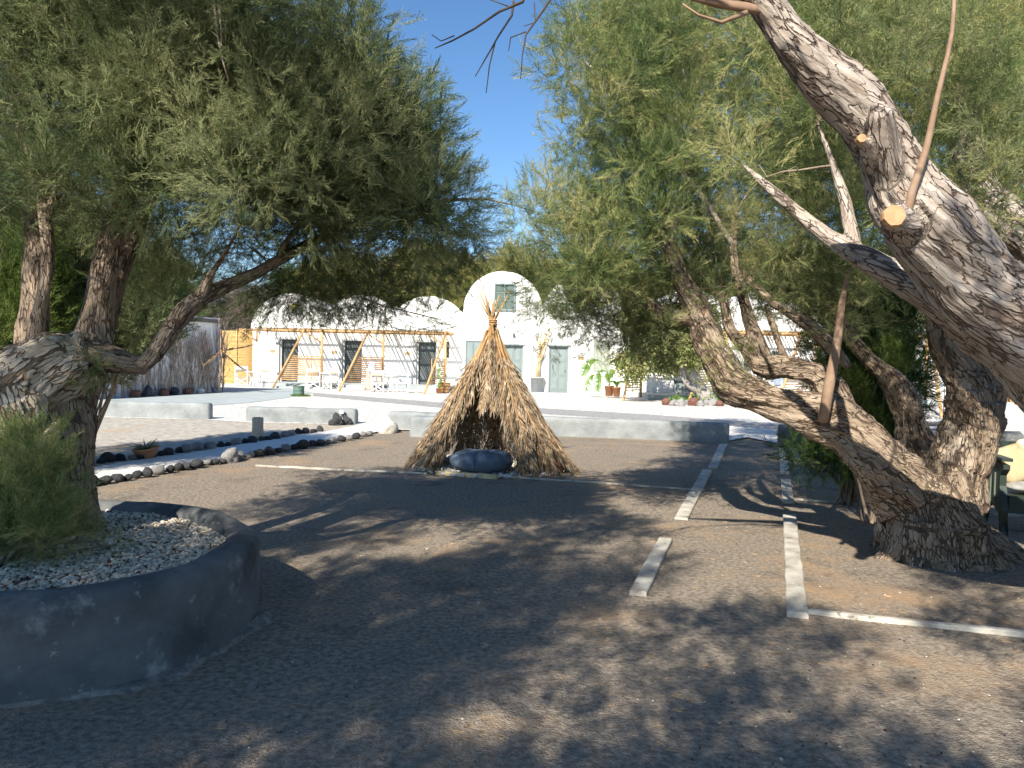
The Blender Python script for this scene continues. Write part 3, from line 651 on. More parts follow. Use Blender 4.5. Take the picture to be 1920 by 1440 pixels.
c_fr = [(P(x, y, Y), r) for x, y, Y, r in [(1290, 500, 6.6, .15), (1340, 560, 6.6, .13), (1250, 610, 6.7, .15), (1400, 520, 6.6, .17), (1500, 540, 6.6, .2), (1560, 500, 6.4, .22), (1610, 560, 6.3, .2), (1640, 610, 6.3, .16), (1580, 620, 6.5, .14), (1460, 470, 6.4, .22), (1400, 420, 6.3, .22), (1330, 400, 6.4, .24), (1250, 420, 6.4, .2), (1540, 410, 6.0, .24), (1620, 460, 5.8, .22), (1660, 540, 5.9, .16), (1480, 330, 6.0, .24), (1370, 300, 6.0, .26), (1260, 300, 6.1, .26), (1190, 420, 6.4, .24), (1150, 500, 6.6, .2), (1200, 540, 6.7, .2), (1550, 300, 5.6, .2), (1440, 600, 6.8, .1), (1700, 600, 6.2, .12)]]
foliage(T2, c_fr, SP_LIT[:2]+SP_GREY[:2], 84, .14, .28, name='front_foliage')
c_top = c_top+c_fr
branches(T2, t2[4:], c_top+c_left+c_low+c_drop+c_mid+c_back, TWIG, seed=4)
# bare sunlit twigs showing in the crown
def twigs(tree, lst, m, name='bare_twig'):
    for l in lst:
        s = spline(px(l), .15); MB().tube([p+Vector((rnd.gauss(0, .006), rnd.gauss(0, .006), rnd.gauss(0, .008))) for p, r in s], [r for p, r in s], 6).build(name, m, tree)
PALEB = mat('pale_branch', [(.30, .24, .19), (.46, .40, .34)], .9, 9)
twigs(T2, [[(1245, 440, 7.4, 7), (1290, 330, 7.45, 7), (1310, 240, 7.5, 6), (1255, 190, 7.5, 5), (1200, 172, 7.5, 5), (1150, 170, 7.5, 4), (1110, 172, 7.6, 2)], [(1200, 172, 7.5, 4), (1130, 150, 7.5, 3), (1095, 110, 7.5, 2)],
  [(1378, 470, 7.25, 6), (1330, 390, 7.2, 5), (1270, 320, 7.2, 4), (1170, 300, 7.3, 2)],
  [(1255, 470, 7.25, 4), (1290, 300, 7.2, 3), (1285, 130, 7.3, 2)]], PALEB)

# ---- huge leaning trunk coming in from the right -------------------
T3 = thing('tamarisk_tree', 'huge pale-barked trunk leaning in from the right edge and crossing the upper right corner', 'tree', (4.6, 4.9, 0), world=True)
base3 = [(Vector((4.75, 5.0, -.1)), .40), (Vector((4.5, 4.85, .5)), .33), (P(2200, 880, 4.6), .30)]
t3 = [spline(base3+px([(2060, 760, 4.25, 96), (1960, 665, 4.05, 86), (1880, 590, 4.0, 80), (1800, 510, 3.95, 76), (1735, 425, 3.9, 74), (1690, 345, 3.88, 66), (1650, 262, 3.85, 56), (1600, 195, 3.8, 48), (1535, 128, 3.75, 42), (1475, 60, 3.7, 36), (1415, -15, 3.65, 30), (1300, -120, 3.5, 26), (1120, -260, 3.3, 18), (900, -420, 3.1, 10)])),
 spline([(Vector((4.6, 5.1, 0)), .26), (P(2180, 900, 4.8), .24)]+px([(2040, 770, 4.6, 60), (1960, 702, 4.5, 52), (1880, 640, 4.45, 46), (1790, 582, 4.45, 36), (1710, 530, 4.5, 28), (1640, 492, 4.6, 24), (1580, 462, 4.7, 20), (1520, 420, 4.8, 13), (1440, 350, 5.0, 8), (1390, 305, 5.4, 4)])),
 spline([(Vector((4.9, 5.4, 0)), .25), (P(2150, 800, 5.2), .22)]+px([(2030, 600, 5.1, 48), (1935, 470, 5.1, 40), (1870, 395, 5.15, 36), (1825, 330, 5.2, 30), (1815, 250, 5.3, 22), (1800, 150, 5.4, 14), (1780, 20, 5.5, 10)])),
 spline(px([(1668, 330, 3.8, 28), (1655, 250, 3.68, 26), (1652, 212, 3.62, 22), (1640, 192, 3.62, 9)]), .06),
 spline(px([(1700, 420, 3.8, 40), (1680, 412, 3.66, 26), (1672, 408, 3.60, 22)]), .05),
 spline(px([(1640, 300, 3.8, 28), (1622, 272, 3.68, 12), (1613, 262, 3.62, 9)]), .05),
 spline(px([(1600, 462, 4.7, 16), (1585, 380, 4.8, 11), (1562, 310, 4.9, 8), (1535, 235, 5, 4)])),
]
bark_mesh('trunk', t3, BARKG, T3, .016, .013, .02, 1.15)
def disc(c, n, r, name, parent):
    n = Vector(n).normalized(); x = n.cross(Vector((0, 0, 1))).normalized(); y = n.cross(x)
    b = MB(); k = 20; ring = [(x*math.cos(2*PI*i/k)+y*math.sin(2*PI*i/k))*r*(1+.05*math.sin(i*2.1)) for i in range(k)]
    vs_ = [c+q for q in ring]+[c+q*.92+n*.014 for q in ring]+[c-n*.03+q for q in ring]
    fs_ = [(i, (i+1) % k, k+(i+1) % k, k+i) for i in range(k)]+[tuple(range(k, 2*k))]+[(2*k+i, 2*k+(i+1) % k, (i+1) % k, i) for i in range(k)]
    return b.add(vs_, fs_).build(name, CUT, parent)
for a, b_ in ((4, 'cut_stub'), (5, 'cut_stub')):
    e = t3[a][-1]; f_ = t3[a][-2]; dn = e[0]-f_[0]
    if a != 3: dn = Vector((-.15, -1, .05))
    disc(e[0]+dn.normalized()*(e[1]*.55 if a != 3 else e[1]*.35), dn, e[1]*.92, 'cut_face', T3)
s = spline(px([(1698, 425, 3.72, 9), (1710, 360, 3.68, 7.5), (1735, 285, 3.66, 6.5), (1758, 180, 3.62, 5), (1785, 60, 3.6, 4), (1790, -60, 3.6, 3)]), .08)
MB().tube([p for p, r in s], [r for p, r in s], 10).build('young_shoot', SHOOT, T3)
DKTW = mat('dark_twig', [(.05, .038, .03), (.09, .07, .055)], .9, 9)
twigs(T3, [[(1500, 60, 3.7, 13), (1420, 18, 3.65, 10), (1340, 5, 3.6, 8), (1290, -8, 3.6, 6), (1150, -40, 3.5, 4), (980, -30, 3.4, 3)], [(1400, 20, 3.6, 5), (1350, 38, 3.6, 3.5), (1310, 28, 3.6, 2.5), (1280, 8, 3.6, 2)]], SHOOT)
twigs(T3, [[(1010, -60, 3.4, 3.5), (978, 0, 3.4, 3), (940, 20, 3.4, 2.5), (882, 52, 3.4, 2), (845, 72, 3.4, 1.6), (812, 86, 3.4, 1)], [(962, 0, 3.4, 2.4), (958, 25, 3.4, 2.2), (940, 70, 3.4, 1.8), (915, 100, 3.4, 1.5), (886, 147, 3.4, .9)], [(932, 80, 3.4, 1.6), (918, 120, 3.4, 1.2), (911, 172, 3.4, .8)],
  [(1050, -30, 3.4, 2.6), (1020, 20, 3.4, 2.2), (985, 62, 3.4, 1.8), (980, 110, 3.4, 1.2), (977, 150, 3.4, .8)], [(985, 62, 3.4, 1.4), (960, 72, 3.4, 1.2), (952, 100, 3.4, .8)], [(1000, 10, 3.4, 1.6), (1003, 40, 3.4, 1.2), (985, 60, 3.4, .8)], [(960, 12, 3.4, 1.2), (915, -5, 3.4, .8)], [(850, 70, 3.4, 1.2), (830, 76, 3.4, 1), (808, 62, 3.4, .8)]], DKTW)
rng = random.Random(9)
c3 = clumps_px([(1540, -60), (1560, 60), (1640, 120), (1730, 200), (1800, 380), (1960, 430), (1960, -60)], 46, 4.6, 7.5, .24, .42, rng, 40)
c3n = [(P(x, y, Y), r) for x, y, Y, r in [(1850, 230, 4.2, .16), (1880, 300, 4.1, .12), (1800, 160, 4.3, .14), (1640, 130, 4.3, .12), (1900, 120, 4.1, .2), (1690, 60, 4.2, .2), (1570, 50, 4.3, .14), (1800, 40, 4.1, .22)]]
c3b = [(P(1400, 310, 5.3), .16), (P(1370, 270, 5.4), .18), (P(1530, 215, 5.0), .15), (P(1440, 330, 5.1), .1)]+clumps_px([(1400, -60), (1560, -60), (1620, 150), (1640, 420), (1560, 430), (1460, 250)], 26, 5.5, 8.5, .26, .42, rng, 40)
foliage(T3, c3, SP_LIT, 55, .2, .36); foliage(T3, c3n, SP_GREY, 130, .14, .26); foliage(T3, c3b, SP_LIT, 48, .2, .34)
branches(T3, [t3[0], t3[2], t3[6]], c3+c3b+c3n, TWIG, seed=8)
# unseen crown over and behind the viewer, clumps placed to shade the sand
def over_clumps(poly, n, z0, z1, r0, r1, rng, margin):
    """crown above and behind the viewer, out of the frame, clumps set up-sun so their shade falls inside poly"""
    out = []
    for x, y in in_poly_px(poly, n, rng, margin):
        g = G(x, y); r = rng.uniform(r0, r1)
        for _ in range(40):
            z = rng.uniform(z0, z1); c = Vector((g.x-.5*z, g.y-1.18*z, z))
            if c.y < 0 or (z-r-.35-CAMZ) > (c.y+r)*.48: out.append((c, r)); break
    return out
DARK = [(-300, 1130), (300, 1120), (490, 1060), (500, 900), (600, 892), (860, 915), (1120, 940), (1240, 980), (1230, 1060), (1120, 1160), (900, 1250), (640, 1320), (300, 1360), (-300, 1330)]
over = over_clumps(DARK, 50, 3.4, 6.8, .30, .50, random.Random(23), 60)
DAPP = [(-300, 1400), (100, 1390), (640, 1350), (900, 1380), (1200, 1180), (1500, 1060), (1920, 1030), (2200, 1100), (2200, 1600), (-300, 1600)]
over += over_clumps(DAPP, 46, 3.2, 5.0, .12, .34, random.Random(24), 70)
o3 = [c for c in over if c[0].x > -.4]; o1 = [c for c in over if c[0].x <= -.4]
foliage(T3, o3, SP_OVER, 115, .18, .32, name='overhead_foliage')
branches(T3, [t3[0]], o3, TWIG, seed=12, name='overhead_branches', r0=.006, sub=2, per=.002)

# ---- left tree in the planter --------------------------------------
T1 = thing('tamarisk_tree', 'old multi-stemmed tamarisk growing in the round planter at left', 'tree', (-2.85, 4.75, .4), world=True)
t1 = T([
 [(95, 1000, 4.75, 78), (98, 900, 4.75, 66), (104, 820, 4.75, 62), (112, 740, 4.75, 64), (105, 680, 4.75, 60), (95, 655, 4.8, 50)],
 [(60, 700, 4.85, 36), (55, 640, 4.9, 30), (66, 560, 4.95, 29), (72, 450, 5.0, 27), (66, 330, 5.1, 21), (40, 200, 5.2, 15), (30, 60, 5.3, 9)],
 [(65, 690, 4.6, 20), (66, 640, 4.6, 16), (72, 590, 4.58, 14), (86, 520, 4.6, 13), (88, 440, 4.65, 12), (84, 400, 4.7, 14), (60, 320, 4.8, 6)],
 [(88, 410, 4.65, 9), (110, 330, 4.7, 5), (120, 250, 4.8, 3)],
 [(160, 690, 4.75, 40), (172, 640, 4.8, 34), (186, 560, 4.9, 29), (205, 460, 5.0, 23), (232, 380, 5.05, 20), (285, 295, 5.1, 17), (345, 225, 5.1, 12), (400, 160, 5.2, 9), (430, 60, 5.3, 6)],
 [(180, 660, 5.0, 22), (215, 540, 5.2, 18), (262, 420, 5.4, 14), (305, 320, 5.6, 10), (340, 200, 5.8, 7)],
 [(120, 690, 4.75, 46), (165, 668, 4.72, 34), (215, 675, 4.72, 26), (268, 688, 4.75, 21), (292, 660, 4.78, 20), (318, 622, 4.8, 20), (350, 582, 4.9, 19), (385, 553, 5.0, 16), (430, 533, 5.1, 12), (480, 512, 5.2, 11), (560, 467, 5.4, 10), (640, 430, 5.7, 8), (740, 395, 6.1, 6), (850, 375, 6.5, 4), (928, 372, 6.8, 2)],
 [(372, 560, 4.95, 12), (392, 520, 4.95, 7), (425, 470, 5.0, 5), (450, 420, 5.1, 4), (470, 360, 5.2, 3)],
 [(520, 490, 5.3, 8), (545, 440, 5.3, 6), (600, 385, 5.4, 5), (640, 330, 5.5, 4), (665, 250, 5.6, 3)],
 [(600, 450, 5.5, 6), (680, 380, 5.7, 4.5), (720, 320, 5.9, 3.5), (760, 250, 6, 2.5)],
 [(560, 468, 5.4, 6), (650, 470, 5.6, 4), (740, 490, 5.9, 2.5)],
])
bark_mesh('trunk', t1, BARK, T1, .015, .014, .02)
lg = T([[(165, 668, 4.68, 40), (120, 680, 4.6, 55), (60, 705, 4.5, 60), (0, 735, 4.4, 64), (-80, 770, 4.3, 66), (-170, 800, 4.2, 60)],
        [(112, 690, 4.58, 40), (108, 655, 4.55, 24), (103, 628, 4.55, 8)],
        [(20, 760, 4.35, 50), (40, 830, 4.35, 40), (55, 900, 4.4, 34)],
        [(110, 800, 4.45, 16), (60, 845, 4.35, 22), (10, 900, 4.25, 17), (-60, 970, 4.2, 12)]])
bark_mesh('broken_limb', lg, LOGM, T1, .015, .026, .03, .8)
rng = random.Random(31)
c1 = clumps_px([(-60, -60), (640, -60), (640, 60), (690, 140), (745, 230), (790, 290), (830, 350), (850, 420), (790, 450), (700, 420), (600, 400), (520, 370), (430, 370), (340, 400), (230, 390), (140, 370), (-60, 400)], 140, 4.4, 5.8, .22, .40, rng, 38)
c1n = clumps_px([(-40, -40), (420, -40), (560, 200), (540, 360), (300, 380), (100, 340), (-40, 330)], 34, 4.0, 5.0, .2, .34, rng, 44)
c1l = [(P(x, y, Y), r) for x, y, Y, r in [(880, 480, 6.6, .16), (830, 470, 6.4, .18), (780, 500, 6.3, .2), (730, 530, 6, .2), (680, 545, 5.9, .18), (620, 500, 5.7, .2), (560, 530, 5.5, .2), (510, 560, 5.4, .16), (655, 580, 5.6, .1), (700, 600, 5.6, .08), (745, 590, 5.6, .08), (780, 605, 5.6, .09), (810, 600, 5.7, .1), (520, 580, 5.3, .12), (590, 570, 5.4, .1), (640, 480, 5.7, .22), (600, 575, 5.6, .13), (645, 560, 5.7, .15), (700, 545, 5.8, .17), (760, 545, 5.9, .16), (800, 530, 6.1, .15), (850, 505, 6.3, .14), (880, 450, 6.5, .17), (560, 560, 5.5, .14), (480, 470, 5.3, .16), (420, 450, 5.2, .16), (850, 430, 6.4, .2), (900, 420, 6.6, .14), (540, 540, 5.4, .18), (600, 545, 5.5, .18), (650, 520, 5.6, .2), (470, 540, 5.2, .14), (460, 590, 5.1, .08), (700, 560, 5.8, .16)]]
c1b = clumps_px([(200, 420), (440, 430), (400, 500), (290, 600), (250, 520)], 16, 5.6, 7.0, .2, .34, rng, 26)
c1r = clumps_px([(420, 120), (680, 100), (770, 190), (830, 280), (850, 380), (800, 450), (660, 470), (520, 450), (420, 400)], 84, 4.9, 6.1, .17, .29, rng, 34)
foliage(T1, c1r, SP_GREY[:2]+SP_DK[:1], 62, .2, .34, name='back_foliage')
foliage(T1, c1, SP_GREY, 58, .2, .36); foliage(T1, c1n, SP_GREY, 75, .16, .3); foliage(T1, [(c_, r*1.2) for c_, r in c1l], SP_GREY, 105, .15, .28, up=-.2); foliage(T1, c1b, SP_LIT, 45, .16, .3)
foliage(T1, [(P(175, 680, 4.55), .09), (P(195, 700, 4.6), .07), (P(165, 715, 4.55), .07)], SP_LIT, 500, .06, .13)
branches(T1, t1[1:], c1+c1n+c1l+c1b+c1r, TWIG, seed=14)
twigs(T1, [[(900, 372, 6.7, 1.6), (960, 382, 6.9, 1.2), (1010, 400, 7, .8)], [(680, 560, 5.8, 1.8), (720, 575, 5.7, 1.5), (780, 590, 5.6, 1.2), (830, 600, 5.6, .8)]], TWIG)
twigs(T1, [[(400, -20, 4.2, 2), (405, 60, 4.2, 2), (420, 120, 4.2, 1.5), (430, 150, 4.2, 1)], [(405, -20, 4.2, 2), (412, 60, 4.2, 1.5), (418, 110, 4.2, 1)], [(300, 260, 4.6, 6), (335, 240, 4.6, 5), (380, 190, 4.6, 4)]], PALEB)
foliage(T1, o1, SP_OVER, 100, .22, .38, name='overhead_foliage')
branches(T1, [t1[1], t1[4]], o1, TWIG, seed=13, name='overhead_branches', r0=.006, sub=2, per=.002)

# ---- shrubs ---------------------------------------------------------
def bush(name, label, cat, loc, clumps, variants, per, s0, s1, stems=6, seed=0, m=TWIG, up=.8, group=None, stem_name='stem'):
    t = thing(name, label, cat, loc, group=group); t_inv = Vector(loc); rng = random.Random(seed)
    cl2 = [(c-t_inv, r) for c, r in clumps]
    foliage(t, cl2, variants, per, s0, s1, up=up); mb = MB()
    for c, r in cl2:
        b0 = Vector((rng.gauss(0, .05), rng.gauss(0, .05), -.02)); mid = b0.lerp(c, .5)+Vector((rng.gauss(0, .06), rng.gauss(0, .06), .05))
        mb.tube([b0, mid, c], [.018, .012, .004], 5, False)
    mb.build('stems', m, t); return t
rng = random.Random(50)
bush('tamarisk_shrub', 'bushy green tamarisk shrub growing at the left edge of the round planter', 'shrub', (-2.75, 4.1, .4),
     clumps_px([(-120, 850), (0, 820), (80, 850), (105, 930), (120, 990), (95, 1025), (-120, 1060)], 40, 3.8, 4.3, .11, .17, rng, 24)+[(P(190, 1015, 4.2), .06), (P(165, 1000, 4.2), .07), (P(220, 1022, 4.25), .05)],
     SP_LIT, 330, .08, .17, seed=1, up=.55)
foliage(bpy.data.objects['tamarisk_shrub'], [(P(x, y, Y)-Vector((-2.75, 4.1, .4)), r) for x, y, Y, r in [(30, 825, 4.1, .1), (75, 830, 4.1, .08), (105, 815, 4.15, .05), (0, 840, 4.0, .1), (120, 900, 4.0, .07), (100, 860, 4.0, .08), (140, 960, 3.95, .06), (60, 870, 3.8, .1), (10, 910, 3.7, .1), (90, 930, 3.75, .08), (80, 990, 3.6, .08), (20, 980, 3.6, .1)]], SP_LIT, 360, .12, .24, name='lit_tips', up=.8)  # spiky tips, their lit look comes from the leaf colour
bush('tamarisk_shrub', 'dark feathery tamarisk shrub behind the forked trunk on the right', 'shrub', (P(1600, 850, 8.6).x, 8.6, 0),
     clumps_px([(1560, 560), (1700, 560), (1720, 640), (1700, 760), (1620, 800), (1540, 700)], 26, 8.0, 9.4, .3, .45, rng, 34)+clumps_px([(1490, 810), (1640, 800), (1660, 860), (1560, 875), (1490, 850)], 10, 7.8, 8.8, .2, .28, rng, 20)+clumps_px([(1560, 700), (1680, 700), (1690, 840), (1600, 850)], 14, 7.6, 8.8, .22, .36, rng, 24),
     SP_DK, 75, .2, .34, seed=2, up=.3)
bush('tamarisk_sapling', 'upright bright green tamarisk shoots in front of the dark shrub, beside the trunk', 'shrub', (P(1640, 850, 7.6).x, 7.6, 0),
     [(P(x, y, 7.5), r) for x, y, r in [(1580, 740, .1), (1610, 760, .12), (1640, 790, .12), (1660, 700, .12), (1600, 720, .09), (1650, 830, .12), (1620, 820, .1), (1700, 690, .14), (1665, 660, .1)]], SP_BRIGHT, 200, .14, .28, seed=3, up=1.4)
bush('green_bush', 'bright green bush beyond the stems of the old tree at the left edge', 'shrub', (P(10, 600, 9).x, 9, 0),
     clumps_px([(-120, 430), (60, 420), (70, 560), (20, 660), (-120, 760)], 30, 8.2, 9.8, .4, .6, rng, 40), SP_BRIGHT, 60, .24, .4, seed=4)
bush('green_bush', 'grey-green bush between the two big stems of the old tree', 'shrub', (P(150, 700, 10.5).x, 10.5, 0),
     clumps_px([(90, 430), (200, 440), (320, 500), (300, 620), (200, 680), (100, 660)], 34, 9.5, 11.5, .4, .6, rng, 34), SP_FAR, 60, .26, .42, seed=5)

# ---- trees beyond the buildings -------------------------------------
def far_tree(label, pxc, Y, top_px, wpx, variants, n=26, seed=0, low=.35, s=(.7, 1.15), per=36, name='olive_tree', grp='trees beyond the guesthouses'):
    c = P(pxc, 672, Y); H = P(pxc, top_px, Y).z; W = M(wpx, Y)/2; rng = random.Random(seed); t = thing(name, label, 'tree', (c.x, Y, 0), group=grp)
    cl_ = []
    for _ in range(n):
        a = rng.uniform(0, 2*PI); e = rng.random()**.5; z = rng.uniform(low, .93); k = math.sqrt(max(.05, 1-((z-.55)/.5)**2))
        cl_.append((Vector((math.cos(a)*W*e*k, math.sin(a)*min(W, 4)*e*k, z*H)), rng.uniform(.16, .26)*min(W*1.6, H*.6)))
    foliage(t, cl_, variants, per/(((cl_[0][1])/.35)**2)*2.2, s[0], s[1], up=.3, name='crown'); mb = MB()
    for k in range(3):
        e = rng.choice(cl_)[0]; mb.tube([Vector((rng.gauss(0, .1), 0, -.1)), Vector((e.x*.3, e.y*.3, H*.35)), e], [.2, .15, .04], 7)
    mb.build('trunk', TWIG, t)
far_tree('pine-green tree rising above the first vault at left', 545, 52, 500, 110, SP_BRIGHT, 22, 1, s=(.7, 1.1), name='pine_tree')
for i, (x, t_, w_, lab) in enumerate([(620, 478, 130, 'olive-brown tree above the gap between the first two vaults'), (700, 462, 130, 'yellowish tree above the middle vault'), (780, 455, 130, 'tall yellowish tree left of the two-storey block'),
    (860, 480, 120, 'low yellow-green tree touching the two-storey dome'), (940, 455, 140, 'golden-green tree directly above the two-storey dome'), (1030, 470, 130, 'yellow tree between the two upper domes'), (1130, 480, 140, 'yellow-green tree behind the second upper dome'),
    (1260, 500, 160, 'olive tree behind the right end of the two-storey block'), (1400, 520, 160, 'olive tree behind the right wing, left one'), (1560, 500, 180, 'olive tree behind the right wing, centre one'), (1740, 480, 200, 'olive tree behind the right wing, right one')]):
    far_tree(lab, x, 50+(i % 3)*3, t_, w_*1.15, SP_OLIVE, 26, 60+i)
far_tree('dense grey-green tree behind the twig-clad hut', 300, 40, 500, 260, SP_FAR, 40, 80)
far_tree('dense grey-green tree at the far left beyond the garden', 60, 38, 420, 320, SP_FAR, 46, 81)
far_tree('leafless pale grey bush behind the bamboo screen', 438, 43, 556, 120, SP_DRY, 34, 82, low=.2, s=(.9, 1.5), per=60, name='bare_bush')
far_tree('pale bare bush between the hut and the first vault', 385, 41, 570, 90, SP_DRY, 24, 83, low=.2, s=(.9, 1.4), per=60, name='bare_bush')
# ================================================================== white vaulted guesthouses
def facade(parent, x0, x1, Y, zt, openings, th=.4, name='front_wall'):
    xs = sorted({x0, x1, *[o[0] for o in openings], *[o[1] for o in openings]}); zs = sorted({0, zt, *[o[2] for o in openings], *[o[3] for o in openings]})
    b = MB(); hole = lambda x, z: any(o[0] < x < o[1] and o[2] < z < o[3] for o in openings)
    for xa, xb in zip(xs[:-1], xs[1:]):
        run = None
        for za, zb in zip(zs[:-1], zs[1:]):
            if hole((xa+xb)/2, (za+zb)/2):
                if run: b.box(((xa+xb)/2, Y+th/2, (run[0]+run[1])/2), (xb-xa, th, run[1]-run[0])); run = None
            else: run = (run[0], zb) if run else (za, zb)
        if run: b.box(((xa+xb)/2, Y+th/2, (run[0]+run[1])/2), (xb-xa, th, run[1]-run[0]))
    return b.build(name, WHITE, parent)
def vault(parent, cx, r, Y, zs, depth=9, rz=1.0, fr=.0):
    b = MB(); n = 40; vs_ = []
    for y in (Y-fr, Y+depth):
        for i in range(n+1):
            a = PI*i/n; vs_.append((cx-r*math.cos(a), y, zs+r*rz*math.sin(a)))
    fs_ = [(i, i+1, n+2+i, n+1+i) for i in range(n)]; b.add(vs_, fs_, True)
    b.add(vs_[:n+1], [tuple(range(n, -1, -1))]); return b.build('vault', WHITE, parent)
def door(parent, x0, x1, z0, z1, Y, m, style='panel', frame=.07, fm=None, depth=.12):
    cx = (x0+x1)/2; W = x1-x0; H = z1-z0; d = link('door', None, parent)
    fr = MB(); fm = fm or m
    fr.box((x0+frame/2, Y, (z0+z1)/2), (frame, .1, H)); fr.box((x1-frame/2, Y, (z0+z1)/2), (frame, .1, H)); fr.box((cx, Y-.003, z1-frame/2), (W-2*frame-.004, .1, frame))
    leaf = MB(); leaf.box((cx, Y+.03, (z0+z1-frame)/2), (W-2*frame-.004, .05, H-frame-.004)); lo = leaf.build('door', m, parent)
    fr.build('door_frame', fm, lo)
    bpy.data.objects.remove(d)
    iw = W-2*frame-.06; ih = H-frame-.1
    if style == 'panel':
        for i in range(2):
            for k in range(3):
                w_ = iw/2-.07; h_ = ih/3-.08; px_ = cx+(i-.5)*(iw/2+.01); pz = z0+.05+ih*(k+.5)/3
                b = MB(); b.box((px_, Y-.004, pz), (w_, .018, h_)); b.box((px_, Y-.018, pz), (w_*.72, .012, h_*.8)); b.build('panel', m, lo)
        MB().box((cx, Y-.006, z0+H*.48), (.03, .02, H-.16)).build('centre_stile', m, lo)
        MB().tube([(cx+W*.36, Y-.03, z0+H*.47), (cx+W*.36, Y-.07, z0+H*.47), (cx+W*.30, Y-.07, z0+H*.47)], .012, 6).build('handle', DOORD, lo)
    else:
        for i in range(2):
            px_ = cx+(i-.5)*(iw/2+.02); w_ = iw/2-.06
            b = MB(); b.box((px_, Y-.002, z0+H*.24), (w_, .02, H*.34)); b.build('panel', m, lo)
            for k in range(9):
                MB().beam((px_-w_/2, Y-.006, z0+H*.5+k*H*.048), (px_+w_/2, Y-.006, z0+H*.5+k*H*.048), .03, .05).build('louvre', m, lo)
        MB().box((cx, Y-.008, z0+H*.48), (.025, .02, H-.12)).build('centre_stile', DOORD, lo)
        MB().tube([(cx+.05, Y-.02, z0+H*.47), (cx+.05, Y-.07, z0+H*.47)], .014, 6).build('handle', SILL, lo)
    return lo
def window(parent, x0, x1, z0, z1, Y, m, pane=GLASS, frame=.06, mullion=True, shutter=False):
    cx = (x0+x1)/2; cz = (z0+z1)/2; W = x1-x0; H = z1-z0; f = MB()
    for s in (x0+frame/2, x1-frame/2): f.box((s, Y, cz), (frame, .12, H))
    for s in (z0+frame/2, z1-frame/2): f.box((cx, Y-.002, s), (W-2*frame, .12, frame))
    fo = f.build('window', m, parent)
    if shutter:
        for i in range(2):
            w_ = (W-2*frame)/2-.01; b = MB(); b.box((cx+(i-.5)*(w_+.012), Y-.01, cz), (w_, .04, H-2*frame-.01)); b.box((cx+(i-.5)*(w_+.012), Y-.034, cz), (w_*.68, .012, H*.8)); b.build('shutter', m, fo)
    else:
        MB().box((cx, Y+.01, cz), (W-2*frame, .02, H-2*frame)).build('pane', pane, fo)
        if mullion:
            MB().box((cx, Y-.02, cz), (.05, .06, H-2*frame)).build('mullion', m, fo)
            for z in (z0+H*.36, z0+H*.66): MB().box((cx-W*.0, Y-.012, z), (W-2*frame, .02, .02)).build('glazing_bar', m, fo)
    return fo
def X(px_, Y): return P(px_, 672, Y).x
def Z(px_, py, Y): return P(px_, py, Y).z

# ---- left wing ------------------------------------------------------
YL = 37.0
BL = thing('guesthouse', 'low white guesthouse wing with three barrel vaults behind the left pergola', 'building', (X(680, YL), YL, 0), world=True)
zs = Z(545, 621, YL); ops = []; dz = Z(545, 715, YL)
for a, b_ in ((528, 558), (646, 677.5), (785, 816.5)): ops.append((X(a, YL)-.14, X(b_, YL)+.02, dz-.02, Z(545, 637, YL)+.02))
facade(BL, X(474, YL), X(869, YL), YL, zs+.02, ops+[(X(833, YL), X(842, YL), Z(838, 671, YL), Z(838, 641, YL))])
for k, cx in enumerate((545, 677, 803)): vault(BL, X(cx, YL), 1.92, YL-.006*(k % 2), zs+.01+.004*k, 16+k, .93)
MB().box(((X(545, YL)+X(803, YL))/2, YL+.18, zs+.34), (X(803, YL)-X(545, YL), .3, 1.2)).build('valley_wall', WHITE, BL)
MB().box(((X(474, YL)+X(869, YL))/2, YL+4.9, zs/2), (X(869, YL)-X(474, YL)-.02, 8.9, zs+.1)).build('rear_body', WHITE, BL)
for o in ops:
    s = MB(); s.box((o[0]-.05, YL-.012, (o[2]+o[3])/2+.04), (.16, .05, o[3]-o[2]+.08)); s.box(((o[0]+o[1])/2+.015, YL-.014, o[3]+.045), (o[1]-o[0]-.03, .05, .09)); s.build('door_surround', SILL, BL)
    door(BL, o[0]+.13, o[1]-.01, o[2]+.02, o[3]-.01, YL+.2, DOORD, 'louvre', frame=.04)
    MB().box((o[0]+.065, YL+.2, (o[2]+o[3])/2), (.125, .3, o[3]-o[2]-.01)).build('reveal', SILL, BL)
window(BL, X(833, YL), X(842, YL), Z(838, 671, YL), Z(838, 641, YL), YL+.1, mat('brown_shutter', [(.10, .07, .06), (.16, .12, .10)], .7), shutter=True, frame=.03)
def plaque(parent, px_, py, Y, txt_w=.24, h=.15):
    p = P(px_, py, Y); b = MB(); b.box((p.x, Y-.015, p.z), (txt_w, .02, h)); o = b.build('name_plaque', mat('brass_plaque', [(.50, .36, .16), (.62, .47, .24)], .4, 9, metallic=.3), parent)
    for k in range(2):      # tiny engraved strokes, too small to read
        for j in range(5): b = MB(); b.box((p.x-txt_w*.34+j*txt_w*.17, Y-.027, p.z+(.5-k)*h*.4), (txt_w*.1, .004, h*.2)); b.build('engraved_mark', DOORD, o)
for a, b_ in ((511, 658), (627, 660.5), (764.5, 662.5)): plaque(BL, a, b_, YL)
p = P(657.5, 587.5, YL); MB().box((p.x, YL-.08, p.z), (.32, .16, .34)).build('vent_box', SILL, BL)
p = P(551, 576, YL); MB().box((p.x, YL-.08, p.z), (.2, .16, .26)).build('wall_lamp', mat('yellow_lamp', [(.55, .42, .12)], .5), BL)
tr = MB(); ya, yb = 34.1, YL; xa, xb = X(476, 35), X(866, 35)
tr.box(((xa+xb)/2, (ya+.35+yb)/2, .11), (xb-xa, yb-ya-.35, .22)); tr.build('terrace', CONC, BL)
